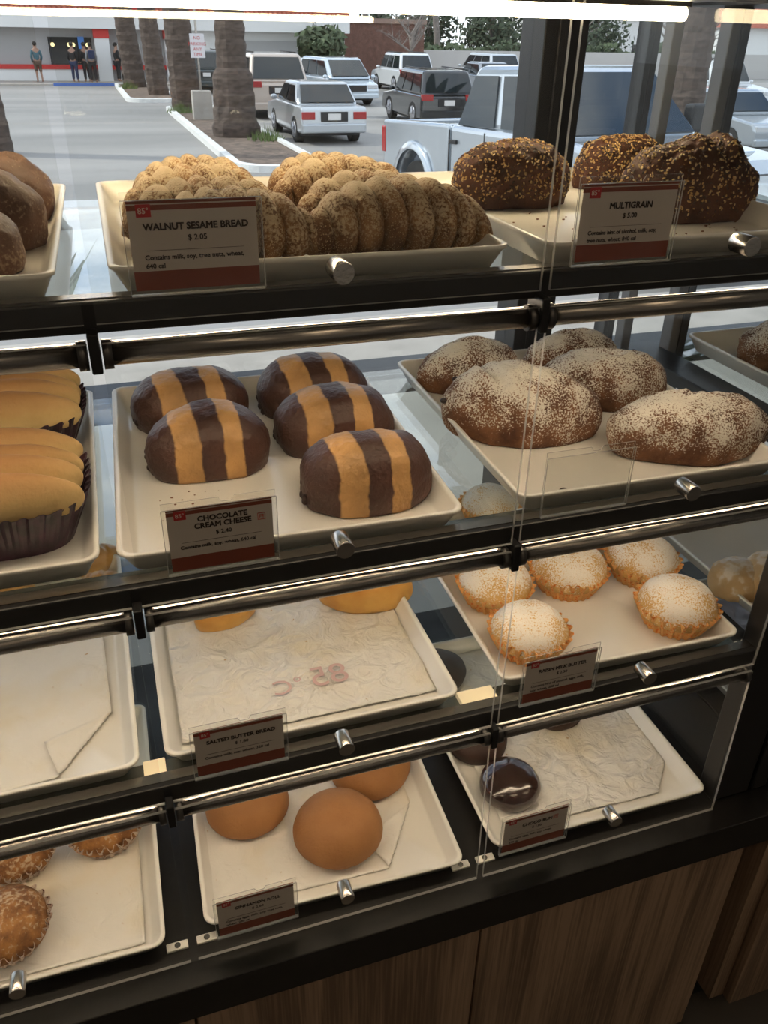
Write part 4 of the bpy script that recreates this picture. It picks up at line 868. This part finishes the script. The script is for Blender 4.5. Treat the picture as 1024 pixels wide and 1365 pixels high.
# --- sponge finger cups
M_sponge = bread_mat('sponge_cake', (.78, .58, .27), (.68, .45, .17), top=(.36, .18, .07), topw=.95, scale=14, bump=.35, bscale=220, rough=.75)
M_purple = mat('purple_printed_paper', (.032, .008, .020), .3, var=.7, scale=60, spec=.6)
def boat(x, y, label):
    t = thing('sponge_cake', label, 'cake', (x, y, TZ[1] + .0003), 0, 'sponge finger cakes in purple paper')
    b = MB(); n = 160; Ls = []
    for k in range(9):
        u = k / 8; hx, hy = .078 + .022 * u, .068 + .022 * u; L = []
        for i in range(n):
            a = 2 * PI * i / n; e = 3.4; c, s = math.cos(a), math.sin(a); rr = (abs(c) ** e + abs(s) ** e) ** (-1 / e); pl = 1 + .03 * u * (1 if i % 4 < 2 else -1); zz = u * .058 + (.0025 * (1 if (i % 4 < 2) else -1) * (k == 8)); L.append((hx * c * rr * pl, hy * s * rr * pl, zz))
        Ls.append(L)
    b.loops(Ls, True, False); p = b.build('paper_cup', M_purple, t, smooth=False); q = p.modifiers.new('th', 'SOLIDIFY'); q.thickness = .0006
    for k in range(4):
        me = loaf_mesh(.192, .041, .052, 50 + k + x, 40, 20, px=2.2, pz=2.0, amp=.012, fine=.003, base=.35, taper=.35); o = link('sponge_finger', me, M_sponge, t, True); o.location = (0, -.060 + .040 * k, .047 + .0035 * math.sin(k * 2)); o.rotation_euler = (.05, 0, -.06)
boat(-.132, .165, 'sponge finger cake in purple paper at the front of its tray')
boat(-.132, .395, 'sponge finger cake in purple paper at the back of its tray')
# --- raisin milk butter cakes
M_milk = bread_mat('sugared_sponge', (.72, .46, .17), (.62, .35, .10), scale=16, bump=.5, bscale=160, rough=.75, dust=(.90, .86, .80), dustlo=.15, dusthi=.70, dscale=420)
def cup_mat(name, a, c, scale):
    m, nt, b = nodes(name); N = nt.nodes.new; L = nt.links.new; tc = N('ShaderNodeTexCoord'); ck = N('ShaderNodeTexVoronoi'); ck.inputs['Scale'].default_value = scale; ck.distance = 'MANHATTAN'; L(tc.outputs['Object'], ck.inputs['Vector'])
    r = N('ShaderNodeValToRGB'); r.color_ramp.elements[0].position = .4; r.color_ramp.elements[1].position = .55; r.color_ramp.elements[0].color = (*a, 1); r.color_ramp.elements[1].color = (*c, 1); L(ck.outputs['Distance'], r.inputs[0]); L(r.outputs[0], b.inputs['Base Color']); b.inputs['Roughness'].default_value = .6
    b.inputs['Subsurface Weight'].default_value = .0
    return m
M_ocup = cup_mat('orange_check_paper', (.82, .22, .02), (.90, .50, .18), 190); M_bcup = cup_mat('brown_check_paper', (.10, .035, .02), (.62, .5, .42), 230)
def cup_mesh(r0, r1, h, n=96, seed=0):
    b = MB(); Ls = []
    for k in range(7):
        u = k / 6; L = []
        for i in range(n):
            a = 2 * PI * i / n; pl = (1 + (.035 + .03 * u) * (1 if i % 4 < 2 else -1)); r = (r0 + (r1 - r0) * u) * pl; L.append((r * math.cos(a), r * math.sin(a), u * h * (1 + .12 * noise.noise(Vector((math.cos(a) * 2, math.sin(a) * 2, seed))))))
        Ls.append(L)
    b.loops(Ls, True, False); return b
def cupcake(name, x, y, z, s, label, seed, m, mc, group, cat='cake', dome=.44):
    t = thing(name, label, cat, (x, y, z + .0003), random.Random(seed).uniform(0, 6), group); r = s / 2
    c = cup_mesh(r * .72, r * 1.0, s * .31, seed=seed).build('paper_cup', mc, t); q = c.modifiers.new('th', 'SOLIDIFY'); q.thickness = .0005
    me = loaf_mesh(s * .97, s * .95, s * dome, seed, 44, 26, px=2, pz=2.15, amp=.02, fine=.006, base=.16); o = link('cake', me, m, t, True); o.location = (0, 0, s * .15); return t
MK = [(.531, .232, .121, 'sugared cake behind the nearest left one'), (.661, .232, .126, 'sugared cake in the middle of the tray'), (.794, .222, .121, 'sugared cake at the right of the middle row'), (.772, .098, .124, 'sugared cake alone at front right of the tray'), (.528, .108, .118, 'sugared cake at front left, left of its price sign'),
      (.512, .358, .110, 'sugared cake at the left of the third row, mostly behind the rail'), (.648, .358, .112, 'sugared cake in the third row behind the rail, centre'), (.780, .348, .110, 'sugared cake in the third row behind the rail, right'), (.628, .462, .112, 'sugared cake farthest back, seen above the rail between two trays')]
for i, (x, y, s, lb) in enumerate(MK): cupcake('butter_cake', x, y, TZ[2], s, lb, 60 + i, M_milk, M_ocup, 'raisin milk butter cakes')
# --- neighbours' buns
M_pale = bread_mat('pale_bun_crust', (.62, .44, .24), (.52, .34, .16), scale=12, bump=.4, bscale=120, rough=.6, dust=(.72, .64, .54), dustlo=.2, dusthi=1, dscale=60)
for i, (x, y, s, lb) in enumerate([(1.045, .26, .10, 'pale bun left in the second case, beyond the glass end'), (1.10, .235, .12, 'pale bun right of its neighbour in the second case'), (1.04, .12, .11, 'pale bun lowest in view in the second case')]):
    place('pale_bun', loaf_mesh(s, s * .95, s * .62, 75 + i, 44, 26, amp=.05, base=.35), M_pale, x, y, .6637 + .0003, i, lb, 'bread', 'pale buns in the second case')
# --- salted butter breads
M_butter = bread_mat('butter_roll_crust', (.66, .38, .10), (.50, .24, .05), scale=14, bump=.25, bscale=90, rough=.35, coat=.3, top=(.42, .16, .03), topw=.5)
for i, (x, y, s, rz, lb) in enumerate([(.332, .285, .150, -.25, 'golden butter roll at the back right of the papered tray'), (.118, .298, .10, .3, 'golden butter roll at the back left, under the rail'), (-.215, .43, .12, .2, 'golden butter roll at the back of the third tier left tray'), (-.065, .50, .085, .5, 'golden pastry piece at the back corner of the left tray'), (-.052, .425, .080, -.4, 'golden pastry piece nearer than its neighbour in the left tray')]):
    me = loaf_mesh(s, s * .58, s * .42, 80 + i, 48, 28, amp=.03, fine=.004, base=.4, taper=.35, scores=[(-.05, .3, -.02, -.3, .03, .06), (.2, .3, .22, -.3, .03, .06), (-.28, .3, -.25, -.3, .03, .06)]); place('butter_roll', me, M_butter, x, y, TZ[2] + .0045, rz, lb, 'bread', 'salted butter rolls')
# --- cinnamon rolls
M_cin = bread_mat('cookie_crust', (.36, .165, .058), (.29, .125, .042), scale=9, bump=.3, bscale=220, rough=.62, speck=(.20, .08, .03), spscale=150, spth=.13)
for i, (x, y, s, rz, lb) in enumerate([(.112, .198, .133, .2, 'smooth tan cinnamon roll at the left'), (.236, .106, .138, 0, 'smooth tan cinnamon roll nearest the front, centre'), (.322, .214, .138, .5, 'smooth tan cinnamon roll at the back right')]):
    t = thing('cinnamon_roll', lb, 'bread', (x, y, TZ[3] + .0045), rz, 'cinnamon rolls')
    o = link('cookie_top', loaf_mesh(s, s * .96, s * .47, 90 + i, 56, 34, px=2, pz=2.1, amp=.012, fine=.0015, base=.22), M_cin, t, True); o.location = (0, 0, .004)
    link('base', loaf_mesh(s * .9, s * .86, s * .26, 95 + i, 48, 20, px=2, pz=2.4, amp=.02, base=.4), bread_mat('brown_bun_base', (.25, .10, .035), (.16, .06, .02)), t, True)
# --- brown cup pastries
M_dan = bread_mat('flaky_pastry', (.36, .165, .05), (.12, .045, .015), scale=42, bump=1, bscale=110, rough=.6, dust=(.50, .38, .26), dustlo=.5, dusthi=1.5, dscale=200)
for i, (x, y, s, lb) in enumerate([(-.103, .219, .119, 'flaky pastry in checked brown cup at the right, under the rail'), (-.229, .210, .116, 'sugar-edged pastry in checked brown cup at back left'), (-.236, .084, .115, 'pastry in checked brown cup nearest the front at left')]):
    t = cupcake('cup_pastry', x, y, TZ[3] + .003, s, lb, 100 + i, M_dan, M_bcup, 'pastries in brown paper cups', 'pastry')
# --- chocolate buns
M_cb = bread_mat('chocolate_glaze', (.040, .017, .012), (.024, .010, .008), scale=8, bump=.25, bscale=25, rough=.16, coat=.7, spec=.6); M_cb2 = bread_mat('matte_chocolate_bun', (.050, .024, .018), (.03, .014, .011), scale=20, bump=.5, bscale=90, rough=.55)
for i, (x, y, s, m, lb) in enumerate([(.520, .218, .106, M_cb2, 'matte dark chocolate bun behind the glossy one'), (.531, .110, .103, M_cb, 'glossy chocolate bun at the front left'), (.688, .250, .104, M_cb2, 'dark chocolate bun at the back, mostly behind the rail'), (.520, .405, .110, M_cb2, 'dark chocolate bun farthest back, seen between two upper trays')]):
    place('chocolate_bun', loaf_mesh(s, s * .97, s * .42, 110 + i, 52, 30, px=2, pz=2.3, amp=.02, fine=.002, base=.35), m, x, y, TZ[3] + .0045, i, lb, 'bread', 'chocolate buns')
# --- crumbs
b = MB(); rnd = random.Random(3)
for k in range(70):
    x, y, s = rnd.uniform(.49, .80), rnd.uniform(.06, .30), rnd.uniform(.0006, .0018); b.sphere((x, y, TZ[0] + s * .6), (s * 1.4, s, s * .6), 5, 3)
tag(b.build('crumbs', mat('crumb_brown', (.2, .08, .04), .8)), 'seed crumbs scattered on the multigrain tray', 'crumbs', kind='stuff')
b = MB()
for k in range(12): x, y, s = rnd.uniform(.04, .13), rnd.uniform(.13, .2), rnd.uniform(.0006, .0016); b.sphere((x, y, TZ[1] + s * .6), (s * 1.4, s, s * .6), 5, 3)
tag(b.build('crumbs', mat('crumb_brown', (.2, .08, .04), .8)), 'a few chocolate crumbs on the striped bread tray', 'crumbs', kind='stuff')

# ================================================================== PRICE SIGNS
M_cardm = mat('sign_cream', (.58, .52, .47), .35); M_cardr = mat('sign_rust_red', (.24, .055, .03), .35); M_logo = mat('sign_badge_red', (.50, .03, .035), .4); M_inkk = mat('sign_black_ink', (.03, .015, .012), .5); M_icon = mat('sign_icon_red', (.6, .12, .08), .5); M_lw = mat('sign_badge_lettering', (.75, .62, .55), .5)
SIGNS = [
 (.040, 1.363, 0, ['WALNUT SESAME BREAD'], '$ 2.05', ['Contains milk, soy, tree nuts, wheat,', '640 cal'], False, 'price sign reading WALNUT SESAME BREAD in a clear holder'),
 (.444, 1.363, 0, ['MULTIGRAIN'], '$ 5.00', ['Contains hint of alcohol, milk, soy,', 'tree nuts, wheat, 840 cal'], False, 'price sign reading MULTIGRAIN in a clear holder'),
 (.039, 1.086, 0, ['CHOCOLATE', 'CREAM CHEESE'], '$ 2.40', ['Contains milk, soy, wheat, 640 cal'], True, 'price sign reading CHOCOLATE CREAM CHEESE in a clear holder'),
 (.447, 1.084, 0, None, None, None, False, 'empty clear sign holder in front of the floured loaves'),
 (.037, .800, 0, ['SALTED BUTTER BREAD'], '$ 1.80', ['Contains milk, soy, wheat, 320 cal'], False, 'price sign reading SALTED BUTTER BREAD in a clear holder'),
 (.452, .797, 0, ['RAISIN MILK BUTTER'], '$ 2.50', ['Contains hint of alcohol, eggs, milk,', 'soy, wheat, 280 cal'], False, 'price sign reading RAISIN MILK BUTTER in a clear holder'),
 (.037, .502, 0, ['CINNAMON ROLL'], '$ 2.60', ['Contains eggs, milk, soy, tree nuts,', 'wheat, 280 cal'], False, 'price sign reading CINNAMON ROLL in a clear holder'),
 (.449, .508, 0, ['CHOCO BUN'], '$ 1.80', ['Contains eggs, milk, soy, wheat,', '270 cal'], True, 'price sign reading CHOCO BUN in a clear holder')]
CW, CHH = .102, .072
def sign(x, z, title, price, body, icon, label, tier):
    y = -.0175 if tier < 3 else -.0225
    t = thing('price_sign', label, 'price sign', (x, y, z), 0, 'price signs on the flaps')
    hw = CW + .008
    b = MB(); top = CHH + .004; nx0, nx1 = hw * .46, hw * .60
    outl = [(-.004, -.003), (hw - .004, -.003), (hw - .004, top), (nx1, top), (nx1 - .003, top - .005), (nx0 + .003, top - .005), (nx0, top), (-.004, top)]
    n = len(outl)
    b.add([(px, 0, pz) for px, pz in outl] + [(px, -.0012, pz) for px, pz in outl], [tuple(range(n)), tuple(range(n, 2 * n))[::-1]], 0)
    b.add([(px, 0, pz) for px, pz in outl] + [(px, -.0012, pz) for px, pz in outl], [(i, (i + 1) % n, n + (i + 1) % n, n + i) for i in range(n)], 1)
    b.box(-.004, hw - .004, -.0046, -.0034, -.003, top - .006, 0)
    b.box(-.004, hw - .004, -.0046, 0, -.0042, -.003, 1)
    b.box(-.0046, -.004, -.0046, -.0034, -.003, top - .006, 1); b.box(hw - .004, hw - .0034, -.0046, -.0034, -.003, top - .006, 1); b.box(-.004, hw - .004, -.0046, -.0034, top - .006, top - .0054, 1)
    b.build('holder', [M_acr, M_edge], t)
    if not title: return
    c = MB(); yy0, yy1 = -.0024, -.0020; c.box(0, CW, yy0, yy1, 0, .0155, 1); c.box(0, CW, yy0, yy1, .0155, .0625, 0); c.box(0, CW, yy0, yy1, .0625, .0665, 1); c.box(0, CW, yy0, yy1, .0665, .0675, 0); c.box(0, CW, yy0, yy1, .0675, .070, 1)
    card = c.build('card', [M_cardm, M_cardr], t)
    lg = box('badge', .007, .0185, -.0027, -.0024, .0575, .0672, M_logo, t); text_mesh('badge_lettering', '85°', .0062, (.0127, -.0028, .0602), M_lw, lg, bold=.0001, ext=.00002)
    zz = .0475 if len(title) == 1 else .0535
    for s in title:
        w0 = .0074 if len(s) > 12 else .008
        text_mesh('title', s, w0 * 1.0, (CW * .52, -.0028, zz), M_inkk, card, bold=.00030, ext=.00002); zz -= .0078
    text_mesh('price', price, .0062, (CW * .52, -.0028, zz - .0008), M_inkk, card, ext=.00002, bold=.00012)
    box('divider', .012, CW - .012, -.0027, -.0024, .0315, .0317, M_inkk, card)
    for k, s in enumerate(body): text_mesh('ingredients', s, .0054, (.010, -.0028, .0245 - .0068 * k), M_inkk, card, align='LEFT', ext=.00002, bold=.00013)
    if icon:
        ib = MB(); x0, z0_ = CW * .52 + (.026 if len(title[0]) < 9.5 and len(title) == 1 else .034), .0455
        if len(title) == 1: z0_ = .0468
        for a, c_, d, e in ((0, .0078, 0, .0006), (0, .0078, .0072, .0078), (0, .0006, 0, .0078), (.0072, .0078, 0, .0078), (.0018, .006, .0052, .0058), (.0018, .006, .0034, .004), (.0018, .0024, .0018, .0058), (.0052, .0058, .0016, .0058)): ib.box(x0 + a, x0 + c_, -.0027, -.0024, z0_ + d, z0_ + e)
        ib.build('icon', M_icon, card)
tiers = [0, 0, 1, 1, 2, 2, 3, 3]
for (x, z, _, ti, pr_, bd, ic, lb), tr_ in zip(SIGNS, tiers): sign(x, z, ti, pr_, bd, ic, lb, tr_)
